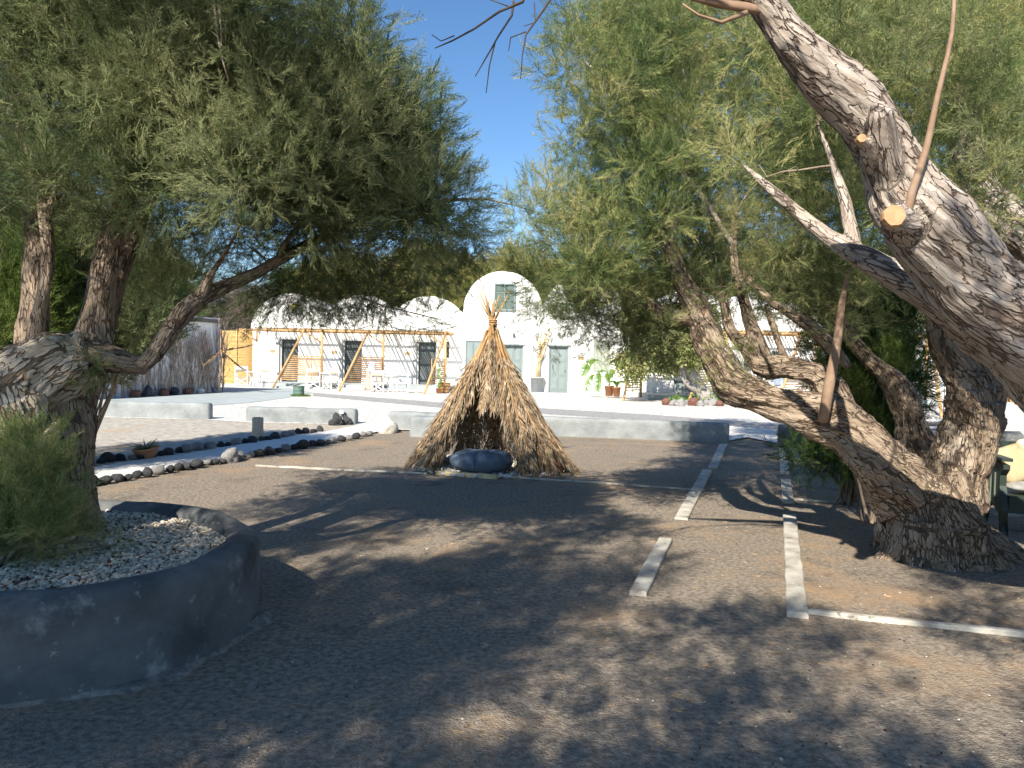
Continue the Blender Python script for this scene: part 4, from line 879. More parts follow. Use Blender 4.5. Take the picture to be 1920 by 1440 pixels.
st = MB(); st.box(((xa+xb)/2+.3, ya+.14, .055), (xb-xa-1.5, .4, .11)); st.build('step', CONC, BL)
for k, (a, b_) in enumerate(((596, 583), (716, 600), (760, 605))):    # cable sagging along the facade
    p = P(a, 612, YL); q = P(a+100, 612, YL)
    MB().tube([(p.x+(q.x-p.x)*t/6, YL-.03, p.z-.25*math.sin(PI*t/6)+.1) for t in range(7)], .012, 4).build('cable', DOORD, BL)

def pergola(label, xs0, xs1, YB, YW, zb, posts, poles, bays, grp, corner=None):
    t = thing('pergola', label, 'pergola', ((xs0+xs1)/2, YB, 0), group=grp, world=True)
    MB().tube([(xs0, YB, zb), ((xs0+xs1)/2, YB, zb+.02), (xs1, YB, zb-.01)], .05, 8).build('beam', WOODO, t)
    MB().tube([(xs0+.5, YW-.06, zb+.12), (xs1, YW-.06, zb+.1)], .045, 8).build('beam', WOODO, t)
    for f in (.36, .70): y = YB+(YW-YB)*f; MB().tube([(xs0+.6, y, zb+.03), (xs1, y, zb+.03)], .05, 6).build('purlin', WOODO, t)
    for x, zb0 in posts:
        MB().tube([(x, YB+.02, zb0), (x+.01, YB+.02, zb+.03)], [.06, .055], 8).build('post', WOODO, t)
        MB().tube([(x, YB-.12, zb+.07), (x, YW+.02, zb+.14)], .045, 6).build('rafter', WOODO, t)
        MB().tube([(x-.78, YB+.02, zb-.02), (x-.02, YB+.02, zb-.5)], .035, 6).build('brace', WOODO, t)
    for a, b_ in poles: MB().tube([a, b_], [.055, .045], 8).build('leaning_pole', WOODO, t)
    L_ = YW-YB+.02; rm = MB().tube([(0, 0, 0), (0, L_/2, .035), (0, L_, .075)], [.030, .027, .024], 5).mesh('reed', REED)
    n = int((xs1-xs0-.75)/.098)
    for i in range(min(n, 170)):
        x = xs0+.7+i*.098+rnd.uniform(-.02, .02)
        if rnd.random() < .05: continue
        o = link('reed', rm, t); o.matrix_parent_inverse = Matrix.Translation(-Vector(t.location)); o.location = (x, YB-.03+rnd.uniform(-.04, .04), zb+.10+rnd.uniform(-.01, .01)); o.rotation_euler = (0, 0, rnd.uniform(-.03, .03))
    for (pa, pb, px_, z0, z1, n) in bays:    # slatted screens between a leaning pole and its post
        for k in range(n):
            z = z0+(z1-z0)*k/(n-1); f = (z-pb.z)/(pa.z-pb.z); q = pb.lerp(pa, f)
            MB().beam(q+Vector((0, .04, 0)), Vector((px_, YB-.06, z+rnd.uniform(-.01, .01))), .025, .045).build('slat', WOODO, t)
        MB().tube([(px_-.42, (pb.y+YB)/2+.3, z0-.1), (px_-.42, (pb.y+YB)/2+.3, z1+.02)], .02, 6).build('batten', WOODO, t)
    return t
YB = 34.6; zb = Z(640, 622, YB)
tops = [(571, 620), (691, 622), (836, 625)]; bots = [(510, 729), (634, 735.5), (794, 741)]; pst = [603, 718, 834]
poles = []; bays = []
for (a, b_), (c, d), q in zip(tops, bots, pst):
    A_ = Vector((X(a, YB-.08), YB-.1, zb+.1)); B_ = G(c, d)+Vector((0, 0, -.03)); poles.append((A_, B_)); bays.append((A_, B_, X(q, YB), .42, 1.46, 13))
pl_t = pergola('long orange timber pergola with slatted screens along the left guesthouse wing', X(448, YB), X(842, YB), YB, YL, zb, [(X(q, YB), .1) for q in pst], poles, bays, 'pergolas')
pc = MB(); pc.tube([(X(481, YB), YB, zb), (X(481, YB), YB, zb-.52)], .05, 6); pc.build('hanging_post', WOODO, pl_t)
MB().tube([(X(450, YB), YB, zb), (X(482, YB), YB, zb-.52)], .04, 6).build('brace', WOODO, pl_t)

# ---- two-storey block -----------------------------------------------
YM = 34.2
BM_ = thing('guesthouse', 'two-storey white block with two domed vaults right behind the teepee', 'building', (X(1020, YM), YM, 0), world=True)
z2 = Z(940, 583, YM); dT = Z(1047, 650, YM); dB = Z(1047, 735, YM)
d1 = (X(946, YM), X(981, YM), dB-.02, dT+.02); d2 = (X(1029, YM), X(1066, YM), dB-.02, dT+.02)
w1 = (X(872, YM), X(903, YM), Z(888, 700, YM), Z(888, 638, YM)); w2 = (X(1112, YM), X(1143.5, YM), Z(1128, 697, YM), Z(1128, 638, YM))
facade(BM_, X(867, YM), X(1213, YM), YM, z2+.02, [d1, d2, w1, w2])
MB().box(((X(867, YM)+X(1213, YM))/2, YM+5.2, z2/2), (X(1213, YM)-X(867, YM)-.02, 9.5, z2+.1)).build('rear_body', WHITE, BM_)
for k, cx in enumerate((941, 1093)): vault(BM_, X(cx, YM), 1.74, YM-.006*k, z2+.01+.004*k, 10+k)
for d in (d1, d2):
    door(BM_, d[0]+.01, d[1]-.01, d[2]+.02, d[3]-.01, YM+.10, DOORG, 'panel', frame=.05)
    s = MB(); s.box(((d[0]+d[1])/2, YM-.03, d[3]+.03), (d[1]-d[0]+.16, .07, .05)); s.build('lintel', DOORG, BM_)
    MB().box(((d[0]+d[1])/2, YM-.1, d[2]-.03), (d[1]-d[0]+.2, .3, .06)).build('doorstep', SILL, BM_)
SHG = mat('sage_shutter', [(.30, .33, .27), (.36, .385, .32)], .6, 4)
for i, d in enumerate((w1, w2)): window(BM_, d[0]+.005, d[1]-.005, d[2]+.005, d[3]-.005, YM+.03, SHG if i else DOORG, shutter=True, frame=.05)
for a, b_, c, d in ((924, 964, 582, 531), (1072, 1112, 582, 531)):
    z0, z1 = Z(a, c, YM), Z(a, d, YM); window(BM_, X(a, YM), X(b_, YM), z0, z1, YM-.03, DOORG, pane=GLASS if a < 1000 else mat('pale_curtain_pane', [(.30, .42, .45)], .15, spec=.6))
for a in (963.5, 1048.5):
    p = P(a, 627, YM); MB().lathe((p.x, YM-.07, p.z-.1), [(.02, 0), (.05, .03), (.05, .15), (.02, .19)], 10).build('wall_lamp', DOORG, BM_)
plaque(BM_, 1090, 672, YM, .26, .15)
MB().box(((X(867, YM)+X(1213, YM))/2, YM-.35, .04), (X(1213, YM)-X(867, YM), .7, .12)).build('step', CONC, BM_)

# ---- right wing -----------------------------------------------------
YR = 33.2
BR = thing('guesthouse', 'white vaulted guesthouse wing on the right, seen through the tree trunks', 'building', (X(1540, YR), YR, 0), world=True)
zr = Z(1412, 622, YR); dzr = .25
opr = [(X(a, YR), X(b_, YR), dzr, 2.25) for a, b_ in ((1264, 1304), (1420, 1442), (1640, 1680))]+[(X(1446, YR), X(1462, YR), 1.25, 2.1), (X(1395, YR), X(1410, YR), 1.2, 2.1)]
facade(BR, X(1214, YR), X(1893, YR), YR, zr+.02, opr)
MB().box(((X(1214, YR)+X(1893, YR))/2, YR+4.9, zr/2), (X(1893, YR)-X(1214, YR)-.02, 8.9, zr+.1)).build('rear_body', WHITE, BR)
for k in range(5): vault(BR, X(1290, YR)+k*3.06, 1.86, YR-.006*(k % 2), zr+.01+.004*k, 9+.1*k, .93)
for o in opr[:3]: door(BR, o[0]+.01, o[1]-.01, o[2]+.01, o[3]-.01, YR+.15, DOORG if o is opr[0] else DOORD, 'panel' if o is opr[0] else 'louvre', frame=.05)
for o in opr[3:]: window(BR, o[0]+.005, o[1]-.005, o[2]+.005, o[3]-.005, YR+.1, DOORD, frame=.05)
MB().box(((X(1214, 31)+X(1893, 31))/2, 31.9, .11), (X(1893, 31)-X(1214, 31), 2.55, .22)).build('terrace', CONC, BR)
YB2 = 30.9; zb2 = Z(1440, 626, YB2); poles = []; bays = []
for (a, b_), (c, d), q in zip([(1188, 628), (1335, 628), (1502, 628), (1744, 634)], [(1169, 753), (1290, 756), (1455, 765), (1766, 784)], [1203, 1362, 1530, 1738]):
    A_ = Vector((X(a, YB2-.08), YB2-.1, zb2+.1)); B_ = G(c, d)+Vector((0, 0, -.03)); poles.append((A_, B_))
    bays.append((A_, B_, X(q, YB2), .42, 1.55, 13))
pergola('orange timber pergola along the right guesthouse wing, behind the trees', X(1190, YB2), X(1790, YB2), YB2, YR, zb2, [(X(q, YB2), .1) for q in (1203, 1362, 1530, 1738)], poles, bays, 'pergolas')
# bamboo screen fences
def cane_fence(label, x0, x1, Y, z1, name='bamboo_screen'):
    t = thing(name, label, 'fence', ((x0+x1)/2, Y, 0), world=True)
    n = int(z1/.045); b = MB()
    for k in range(n): b.tube([(x0, Y+rnd.uniform(-.01, .01), .03+k*.045), ((x0+x1)/2, Y+rnd.uniform(-.015, .015), .03+k*.045+rnd.uniform(-.006, .006)), (x1, Y, .03+k*.045)], .024, 5)
    stuff(b.build('canes', SCREEN, t))
    for i in range(3): x = x0+(x1-x0)*i/2; MB().tube([(x, Y-.05, 0), (x, Y-.05, z1+.03)], .03, 6).build('post', WOODO, t)
cane_fence('honey-coloured bamboo screen left of the first vault', X(414, 38), X(474, 38), 38, Z(440, 619, 38))
cane_fence('bamboo screen beside the white wall at the right edge', X(1897, 32.6), X(1990, 32.6), 32.6, 2.6)
MB_ = MB(); p = MB_.box((X(1895, 33), 33.0, 1.3), (.12, .12, 2.6)).build('gate_post', mat('brown_post', [(.22, .11, .05), (.3, .16, .08)], .7)); tag(p, 'brown timber post between the white wall and the right bamboo screen', 'post')

# ---- twig-clad hut ---------------------------------------------------
hb, ha = G(172, 750), G(412, 736)
hd = (ha-hb).normalized(); hn = Vector((hd.y, -hd.x, 0))
if hn.x < 0: hn = -hn
HT = thing('hut', 'white flat-roofed hut clad in upright dry branches, beyond the left wall', 'building', hb[:], world=True)
hz = Z(400, 597, ha.y)
hb2 = hb-hd*2.5; c4 = [hb2, ha, ha-hn*3.2, hb2-hn*3.2]; n4 = 4
MB().add([p+Vector((0, 0, z)) for z in (0, hz) for p in c4], [(0, 1, 5, 4), (1, 2, 6, 5), (2, 3, 7, 6), (3, 0, 4, 7), (4, 5, 6, 7)]).build('walls', WHITE, HT)
rb = MB()
for p, q in ((hb2, ha), (ha, ha-hn*3.2)): rb.beam(p+Vector((0, 0, hz-.12))+hn*.04, q+Vector((0, 0, hz-.12))+hn*.04, .12, .14)
rb.build('roof_edge', mat('thatch_edge', [(.10, .08, .07), (.22, .19, .17)], .95, 20), HT)
HTW = mat('reddish_dry_branch', [(.24, .165, .13), (.42, .32, .26), (.56, .47, .38)], .9, 7, rand=.35)
def dry_branch(h, seed):
    r = random.Random(seed); b = MB(); pts = [Vector((r.gauss(0, .03)*k, r.gauss(0, .03), h*k/6)) for k in range(7)]
    b.tube(pts, [.03*(1-.1*k) for k in range(7)], 5, False)
    for k in range(16):
        q = pts[r.randint(0, 4)]; e = q+Vector((r.gauss(0, .22), r.gauss(0, .05), r.uniform(.5, 1.2))); e.z = min(e.z, h*1.02); m_ = q.lerp(e, .5)+Vector((r.gauss(0, .05), r.gauss(0, .02), 0)); b.tube([q, m_, e], [.013, .009, .004], 4, False)
        for _ in range(2): f = m_.lerp(e, r.random()); b.tube([f, f+Vector((r.gauss(0, .1), r.gauss(0, .03), r.uniform(.15, .45)))], [.006, .002], 3, False)
    return b.mesh('dry_branch', HTW)
brs = [dry_branch(hz*rnd.uniform(.75, .95), i) for i in range(6)]; LT = (ha-hb2).length; ang = math.atan2(hd.y, hd.x)
for i in range(48):
    s = (i+.5)/48*LT; p = hb2+hd*s+hn*rnd.uniform(.05, .16); o = link('dry_branch', rnd.choice(brs), HT); o.location = p; o.rotation_euler = (rnd.uniform(-.03, .03), rnd.gauss(0, .09), ang+rnd.choice((0, PI))); o.scale = (rnd.uniform(.8, 1.4), 1, rnd.uniform(.85, 1.08))
for i in range(11):
    p = ha-hn*(i+.3)*.28-Vector((0, .1, 0)); o = link('dry_branch', rnd.choice(brs), HT); o.location = p; o.rotation_euler = (0, rnd.gauss(0, .08), rnd.uniform(-.3, .3))
for i, f in enumerate((.45, .52, .6, .66, .74, .82, .92)):
    p = hb2+hd*LT*f+hn*.35; o = link('stone', rnd.choice([grock, bould, lrock] if i % 2 else [grock, rrock])); o.location = (p.x, p.y, .12); o.scale = [rnd.uniform(.12, .22)]*3; o.rotation_euler = (0, 0, i)
    tag(o, ['rounded stone at the near end of the twig-clad hut wall', 'rounded stone at the courtyard end of the twig-clad hut wall'][i > 3], 'stone', 'stones along the twig-clad hut')

# ================================================================== furniture by the guesthouses
def director_chair(canvas, label):
    t = thing('director_chair', label, 'chair', group='folding chairs on the terrace')
    W, D = .27, .22
    for s in (-1, 1):
        for y in (-D, D): MB().box((s*W, y, .31), (.035, .035, .62)).build('leg', PAINTW, t)
        MB().box((s*W, 0, .635), (.05, .52, .025)).build('armrest', PAINTW, t); MB().box((s*W, 0, .04), (.03, .48, .035)).build('foot_rail', PAINTW, t)
        MB().box((s*W, D, .78), (.032, .032, .32)).build('back_post', PAINTW, t)
        MB().box((s*(W-.02), 0, .44), (.03, .46, .03)).build('seat_rail', PAINTW, t)
    for y in (-D-.0, D-.03):
        for s in (-1, 1): MB().beam((-s*W, y+s*.012, .08), (s*W, y+s*.012, .43), .02, .035).build('cross_brace', PAINTW, t)
    n = 8; vs_ = []; fs_ = []
    for i in range(n+1):
        x = -W+2*W*i/n; z = .45-.035*math.sin(PI*i/n)
        vs_ += [(x, -D, z), (x, D, z), (x, D, z-.012), (x, -D, z-.012)]
    for i in range(n):
        for j in range(4): a = i*4+j; b2 = i*4+(j+1) % 4; fs_.append((a, b2, b2+4, a+4))
    MB().add(vs_, fs_, True).build('seat', canvas, t)
    vs_ = []; fs_ = []
    for i in range(n+1):
        x = -W+2*W*i/n; y = D+.04*math.sin(PI*i/n)
        vs_ += [(x, y, .70), (x, y, .93), (x, y+.012, .93), (x, y+.012, .70)]
    for i in range(n):
        for j in range(4): a = i*4+j; b2 = i*4+(j+1) % 4; fs_.append((a, b2, b2+4, a+4))
    MB().add(vs_, fs_, True).build('backrest', canvas, t)
    return t
def bistro(label):
    t = thing('garden_table', label, 'table', group='round white garden tables')
    MB().lathe((0, 0, .70), [(.28, 0), (.30, .008), (.30, .022), (.28, .03)], 24).build('tabletop', PAINTW, t)
    for k in range(4):
        a = PI/4+k*PI/2; c, s = math.cos(a), math.sin(a)
        MB().tube([(c*.22, s*.22, 0), (c*.12, s*.12, .12), (c*.05, s*.05, .36), (c*.12, s*.12, .62), (c*.2, s*.2, .70)], .014, 6).build('leg', PAINTW, t)
    return t
def gl(px_, py, z=.0): g = G(px_, py); return (g.x, g.y, z)
ch0 = director_chair(CANVAS, 'white folding chair with cream canvas, nearest to the corner of the first vault'); ch0.location = gl(489, 727); ch0.rotation_euler = (0, 0, -.5)
c = copy_tree(ch0, None, 'white folding chair with a cream back turned to us, left of the second leaning pole'); c.location = gl(586, 730); c.rotation_euler = (0, 0, PI+.4)
c = copy_tree(ch0, None, 'white folding chair in front of the slatted screen, just left of the second leaning pole'); c.location = gl(620, 731); c.rotation_euler = (0, 0, -.6)
c = copy_tree(ch0, None, 'cream canvas folding chair between the draped towel and the third door'); c.location = gl(712, 736); c.rotation_euler = (0, 0, PI-.3)
cg = director_chair(GCANV, 'shaded folding chair with grey canvas in front of the bamboo screen'); cg.location = gl(454, 724); cg.rotation_euler = (0, 0, PI+.15)
cb = director_chair(mat('tan_canvas', [(.42, .28, .15), (.5, .35, .2)], .9), 'folding chair with a tan back seen side-on near the third door'); cb.location = gl(754, 738); cb.rotation_euler = (0, 0, -1.4)
c = copy_tree(ch0, None, 'cream cushioned chair on the right wing terrace, under the fat horizontal limb'); c.location = (X(1450, 31.3), 31.3, .22); c.rotation_euler = (0, 0, .2)
tb = bistro('round white table between the grey and cream chairs by the bamboo screen'); tb.location = gl(472, 727)
c = copy_tree(tb, None, 'round white table between the two chairs near the second door'); c.location = gl(604, 730)
c = copy_tree(tb, None, 'round white table between the cream and tan chairs near the third door'); c.location = gl(733, 737)
def cloth(label, p, w_, h, m, cat='towel'):
    b = MB(); n = 10; k = 8; vs_ = []; fs_ = []
    for i in range(n+1):
        for j in range(k+1): vs_.append((p.x-w_/2+w_*i/n+.02*math.sin(j), p.y-.05-.03*math.sin(i*1.9)-.015*j/k, p.z-h*j/k))
    for i in range(n):
        for j in range(k): a = i*(k+1)+j; fs_.append((a, a+k+1, a+k+2, a+1))
    o = b.add(vs_, fs_, True).build('towel', m); so_ = o.modifiers.new('thickness', 'SOLIDIFY'); so_.thickness = .01; tag(o, label, cat)
cloth('beige towel hanging to the ground beside the second slatted screen', P(694, 690, 33.6), .34, 1.0, mat('beige_towel', [(.42, .33, .28), (.5, .41, .36)], .95))
cloth('small lilac cloth draped over the second slatted screen', P(697, 678, 33.4), .26, .48, mat('lilac_towel', [(.38, .36, .44), (.46, .44, .5)], .95))
cloth('pale blue towel hung on the right wing terrace', P(1462, 700, 31.2), .5, .5, mat('blue_towel', [(.22, .27, .34), (.28, .33, .4)], .95))

# pots and plants
def pot(parent, r, h, m, seg=20, name='pot', taper=.72):
    b = MB(); b.lathe((0, 0, 0), [(r*taper, 0), (r*.98, h*.93), (r*1.08, h*.93), (r*1.08, h), (r*.93, h), (r*.9, h*.86), (.01, h*.84)], seg); return b.build(name, m, parent)
g = gl(1006, 739, .1); t = thing('potted_canes', 'pale grey bucket holding a bundle of tall bamboo canes beside the grey door', 'bucket', g); pot(t, .38*.95/2*1.9/1.9*1.0+.12, .66, mat('grey_bucket', [(.42, .42, .43), (.5, .5, .5)], .6), name='bucket', taper=.8)
for k in range(16):
    a = rnd.uniform(0, 6.3); top = Vector((.28+rnd.gauss(0, .22), rnd.gauss(0, .15), rnd.uniform(2.3, 2.85))); MB().tube([(math.cos(a)*.1, math.sin(a)*.1, .45), Vector((math.cos(a)*.04+.08, 0, 1.3)), top], [.018, .017, .01], 6).build('cane', BAMB, t)
LEAFG = mat('banana_leaf', [(.07, .15, .03), (.13, .24, .05), (.22, .30, .08)], .5, 5, trans=.25)
def paradise_leaf(parent, ctrl, blade, wid, m=LEAFG):
    s = spline([(Vector(c_), .012) for c_ in ctrl], .05); MB().tube([p for p, r in s], [.014]*len(s), 5, False).build('leaf_stalk', LEAFG, parent)
    k0 = int(len(s)*blade); pts = [p for p, r in s[k0:]]; n = len(pts); vs_ = []; fs_ = []; b = MB()
    for i in range(n-1):
        d = (pts[i+1]-pts[i]).normalized(); sd = d.cross(Vector((0, 1, .2))).normalized(); 
        w_ = wid*math.sin(PI*min(1, (i+.7)/n))**.6
        for sg in (-1, 1):
            if rnd.random() < .12: continue
            a, c_ = pts[i], pts[i+1]; e1 = a+sd*sg*w_+d*.05-Vector((0, 0, .04)); e2 = a+(c_-a)*.8+sd*sg*w_+d*.05-Vector((0, 0, .04))
            b.add([a, c_, e2, e1], [(0, 1, 2, 3)])
    b.build('leaf', m, parent)
g = gl(1142, 747, .1); t = thing('potted_plant', 'bird-of-paradise plant with big drooping leaves in a terracotta pot', 'potted plant', g); pot(t, .20, .42, CLAY)
paradise_leaf(t, [(0, 0, .4), (-.15, -.1, 1.1), (-.5, -.15, 1.45), (-.9, -.2, 1.35), (-1.15, -.25, .8)], .55, .2)
paradise_leaf(t, [(0, 0, .4), (-.1, -.1, .9), (-.35, -.15, 1.05), (-.5, -.2, .7), (-.48, -.25, .15)], .4, .16)
paradise_leaf(t, [(0, 0, .4), (-.3, -.1, .8), (-.7, -.15, .85), (-.9, -.2, .5), (-.95, -.2, .2)], .5, .15)
paradise_leaf(t, [(0, 0, .4), (.05, 0, 1.2), (.15, 0, 2.0), (.35, 0, 2.5), (.55, 0, 2.65)], .86, .06)
paradise_leaf(t, [(0, 0, .4), (.02, -.1, .8), (.1, -.15, 1.1), (.05, -.2, .8)], .3, .12)
paradise_leaf(t, [(.0, 0, .4), (.3, 0, 1.2), (.6, 0, .95), (.85, 0, .4)], .7, .07)
paradise_leaf(t, [(0, 0, .4), (-.05, -.1, .7), (-.1, -.15, .95), (-.2, -.2, .75)], .2, .13)
g = gl(1156, 748, .1); t = thing('potted_plant', 'smaller terracotta pot with thin spiky leaves, right of the bird-of-paradise', 'potted plant', g); pot(t, .17, .38, CLAY)
for k in range(9): a = k*.7; paradise_leaf(t, [(0, 0, .35), (math.cos(a)*.12, math.sin(a)*.12, .6), (math.cos(a)*.32, math.sin(a)*.3, .62)], .2, .03)
WICK = mat('wicker', [(.30, .18, .09), (.48, .32, .18)], .8, 20, stretch=(1, 1, 5))
g = gl(834, 738, 0); t = thing('potted_plant', 'wicker basket pot at the foot of the last pergola post', 'potted plant', g); pot(t, .24, .48, WICK, name='basket')
for k in range(3): MB().lathe((0, 0, .1+.13*k), [(.20+.03*k, 0), (.22+.03*k, .01), (.20+.03*k, .03)], 18).build('basket_rim', WOODO, t)
MB().tube([(0, 0, .4), (.03, 0, 1.3), (0, .02, 2.4)], [.03, .03, .02], 6).build('stem', BAMB, t)
g = gl(823, 739, 0); t = thing('cactus', 'tall jointed green cactus with pads beside the wicker basket', 'plant', g); pot(t, .13, .25, CLAY)
for x, z, r in ((0, .35, .1), (.06, .55, .09), (-.05, .74, .09), (.08, .85, .07), (-.02, 1.0, .08), (0, 1.2, .06)):
    b = MB(); b.lathe((0, 0, 0), [(.01, -r), (r*.6, -r*.75), (r*.75, 0), (r*.55, r*.8), (.01, r)], 10); o = b.build('pad', LEAFG, t); o.location = (x, 0, z); o.scale = (1, .35, 1.1); o.rotation_euler = (0, x*5, rnd.uniform(-.6, .6))
g = G(560, 744); t = thing('metal_drum', 'old green metal drum standing in a patch of grass on the gravel', 'drum', (g.x, g.y, .02))
b = MB(); b.lathe((0, 0, 0), [(.19, 0), (.20, .02), (.195, .1), (.205, .115), (.195, .13), (.195, .22), (.205, .235), (.195, .25), (.20, .36), (.21, .37), (.18, .375), (.17, .3), (.01, .29)], 24); b.build('drum_body', mat('green_drum_paint', [(.07, .13, .11), (.12, .18, .15)], .5, 7, second=((.25, .14, .07), 6, .58, .66)), t)
def grass_patch(label, cx, cy, rx, ry, n, h, m, name='grass'):
    b = MB()
    for _ in range(n):
        a = rnd.uniform(0, 6.3); r = math.sqrt(rnd.random()); x, y = cx+math.cos(a)*r*rx, cy+math.sin(a)*r*ry; l = h*rnd.uniform(.4, 1.1); d = Vector((rnd.gauss(0, .35), rnd.gauss(0, .35), 1))*l; s = Vector((rnd.uniform(-1, 1), rnd.uniform(-1, 1), 0)).normalized()*h*.06
        p = Vector((x, y, .0)); b.add([p-s, p+s, p+d], [(0, 1, 2)])
    o = b.build(name, m); stuff(o); tag(o, label, 'grass')
grass_patch('patch of short grass around the green drum', g.x+.1, g.y-.1, .35, .25, 900, .12, GRASS)
grass_patch('dry yellow grass spreading in front of the green drum', g.x+.3, g.y-.3, 1.4, .3, 1600, .04, mat('dry_grass', [(.34, .27, .12), (.42, .34, .18)], .9), 'dry_grass')

# fig tree by the right block
gF = G(1326, 756)
TF_ = thing('fig_tree', 'small fig tree with broad leaves and a crooked grey trunk before the right wing', 'tree', gF[:], world=True)
Yf = gF.y; tf = T([[(1330, 762, Yf, 15), (1312, 725, Yf, 12), (1292, 695, Yf, 11), (1268, 668, Yf, 8), (1238, 655, Yf, 5), (1215, 640, Yf, 3)], [(1345, 762, Yf, 9), (1318, 735, Yf, 7), (1285, 715, Yf-.2, 5), (1275, 650, Yf, 5), (1290, 610, Yf, 3)], [(1292, 695, Yf, 7), (1300, 650, Yf, 6), (1320, 610, Yf, 3)]])
GB = mat('fig_bark', [(.24, .21, .19), (.42, .39, .36)], .9, 6, attr='bark')
bark_mesh('trunk', tf, GB, TF_, .035, .008, .02)
def leafy(m, n, seed):
    r = random.Random(seed); b = MB()
    for i in range(n):
        c_ = Vector((r.gauss(0, .35), r.gauss(0, .35), r.uniform(0, 1))); d = Vector((r.gauss(0, 1), r.gauss(0, 1), r.gauss(0, .5))).normalized(); s = d.cross(Vector((r.gauss(0, 1), r.gauss(0, 1), 1))).normalized(); l = r.uniform(.22, .38)
        b.add([c_, c_+d*l*.4+s*l*.42, c_+d*l+Vector((0, 0, -.06)), c_+d*l*.4-s*l*.42], [(0, 1, 2), (0, 2, 3)])
    return b.mesh('leafy_sprig', m)
SPF = [source('fig_source', leafy(FIG, 16, i)) for i in range(3)]
rng = random.Random(77)
cf = clumps_px([(1180, 590), (1330, 580), (1345, 640), (1300, 680), (1240, 690), (1190, 705), (1165, 690), (1172, 640)], 34, Yf-1, Yf+1, .3, .5, rng, 16)
foliage(TF_, cf, SPF, 26, .3, .5); branches(TF_, tf, cf, TWIG, seed=31)
# flower bed
SPL = [source('bed_source', leafy(LEAFG, 12, 40+i)) for i in range(2)]
bedp = np.array([[G(x, y).x, G(x, y).y, .02] for x, y in [(rnd.uniform(1252, 1372), rnd.uniform(753, 758)) for _ in range(130)]])
o = scatter('flower_bed_plants', bedp, np.tile([0, 0, 1.0], (130, 1))+np.random.randn(130, 3)*.2, .18+np.random.rand(130)*.14, SPL); tag(o, 'low green leafy plants in the stone-edged bed before the right wing', 'plants')
for i in range(11):
    x = 1250+i*12.5; stone(x, 761+(i % 3), rnd.uniform(.13, .22), 'small stone edging the flower bed before the right wing', 'stones edging the flower bed', me=grock if i % 4 else rrock)
# stump, bowl, lamp
g = G(483, 824); t = thing('stump', 'pale upright wooden stump in front of the short grey wall', 'stump', g)
sm_ = mat('stump_wood', [(.44, .33, .24), (.60, .49, .38)], .9, 6, stretch=(1, 1, .15), bump=.01, bscale=20)
b = MB(); b.lathe((0, 0, -.03), [(.12, 0), (.105, .1), (.098, .25), (.10, .40), (.094, .425)], 16); o = b.build('log', sm_, t); displace(o.data, .01, 9, 2)
MB().lathe((0, 0, .392), [(.088, 0), (.085, .006)], 16).build('cut_top', CUT, t)
g = G(276, 862); t = thing('potted_aloe', 'shallow terracotta bowl with a spiky aloe beside the far stone border', 'potted plant', (g.x, g.y, .02)); t.rotation_euler = (.1, -.12, 0)
b = MB(); b.lathe((0, 0, 0), [(.09, 0), (.13, .05), (.17, .13), (.185, .135), (.185, .155), (.165, .155), (.15, .12), (.01, .11)], 24); b.build('bowl', CLAY, t)
for k in range(11):
    a = k*.62+.2; l = rnd.uniform(.14, .24); d = Vector((math.cos(a), math.sin(a), 0)); MB().tube([(d.x*.02, d.y*.02, .11), d*l*.5+Vector((0, 0, .2)), d*l+Vector((0, 0, .2+rnd.uniform(-.02, .07)))], [.014, .011, .002], 5).build('aloe_leaf', mat('aloe', [(.10, .15, .08), (.2, .22, .13)], .6) if k == 0 else bpy.data.materials['aloe'], t)
g = G(642, 797); t = thing('garden_lamp', 'small white garden light on a stake at the short grey wall', 'lamp', (g.x, g.y-.1, 0))
MB().tube([(0, 0, 0), (0, 0, .26)], .012, 6).build('stake', DOORD, t); MB().box((0, 0, .3), (.09, .07, .08)).build('lamp_head', PAINTW, t)

# ================================================================== palm frond teepee
TC = Vector((-.30, 11.0, 0)); APZ = 2.06
TP = thing('teepee', 'dry palm frond teepee with bamboo poles tied at the top', 'teepee', TC[:])
apex = Vector((.01, 0, APZ))
for k in range(11):
    a = 2*PI*k/11+.25; r = .98
    if abs((a+PI/2+.16+PI) % (2*PI)-PI) < .4: continue
    r = .98; foot = Vector((math.cos(a)*r*1.03, math.sin(a)*r, 0)); d = (apex-foot).normalized(); tw = Vector((-math.sin(a), math.cos(a), 0))*.035
    mid = apex+tw; ex = mid+(mid-foot).normalized()*rnd.uniform(.30, .56)+Vector((rnd.uniform(-.07, .05), 0, 0)); MB().tube([foot, foot.lerp(mid, .5), mid, ex], [.020, .018, .014, .008], 8).build('bamboo_pole', TPOLE, TP)
for k in range(9):
    a = rnd.uniform(0, 6.3); b0 = apex+Vector((math.cos(a)*.03, math.sin(a)*.03, -.25)); e = apex+Vector((rnd.gauss(-.02, .13), rnd.gauss(0, .1), rnd.uniform(.25, .5))); MB().tube([b0, apex+Vector((math.cos(a)*.02, math.sin(a)*.02, 0)), e], [.012, .010, .005], 6).build('thin_cane', TPOLE, TP)
for z, r in ((APZ-.03, .058), (APZ, .056), (APZ+.025, .056), (APZ-.40, .145), (APZ-.425, .15)):
    MB().tube([apex+Vector((math.cos(2*PI*k/16)*r, math.sin(2*PI*k/16)*r, z-APZ+rnd.uniform(-.006, .006))) for k in range(17)], .011, 5).build('twine', RACH, TP)
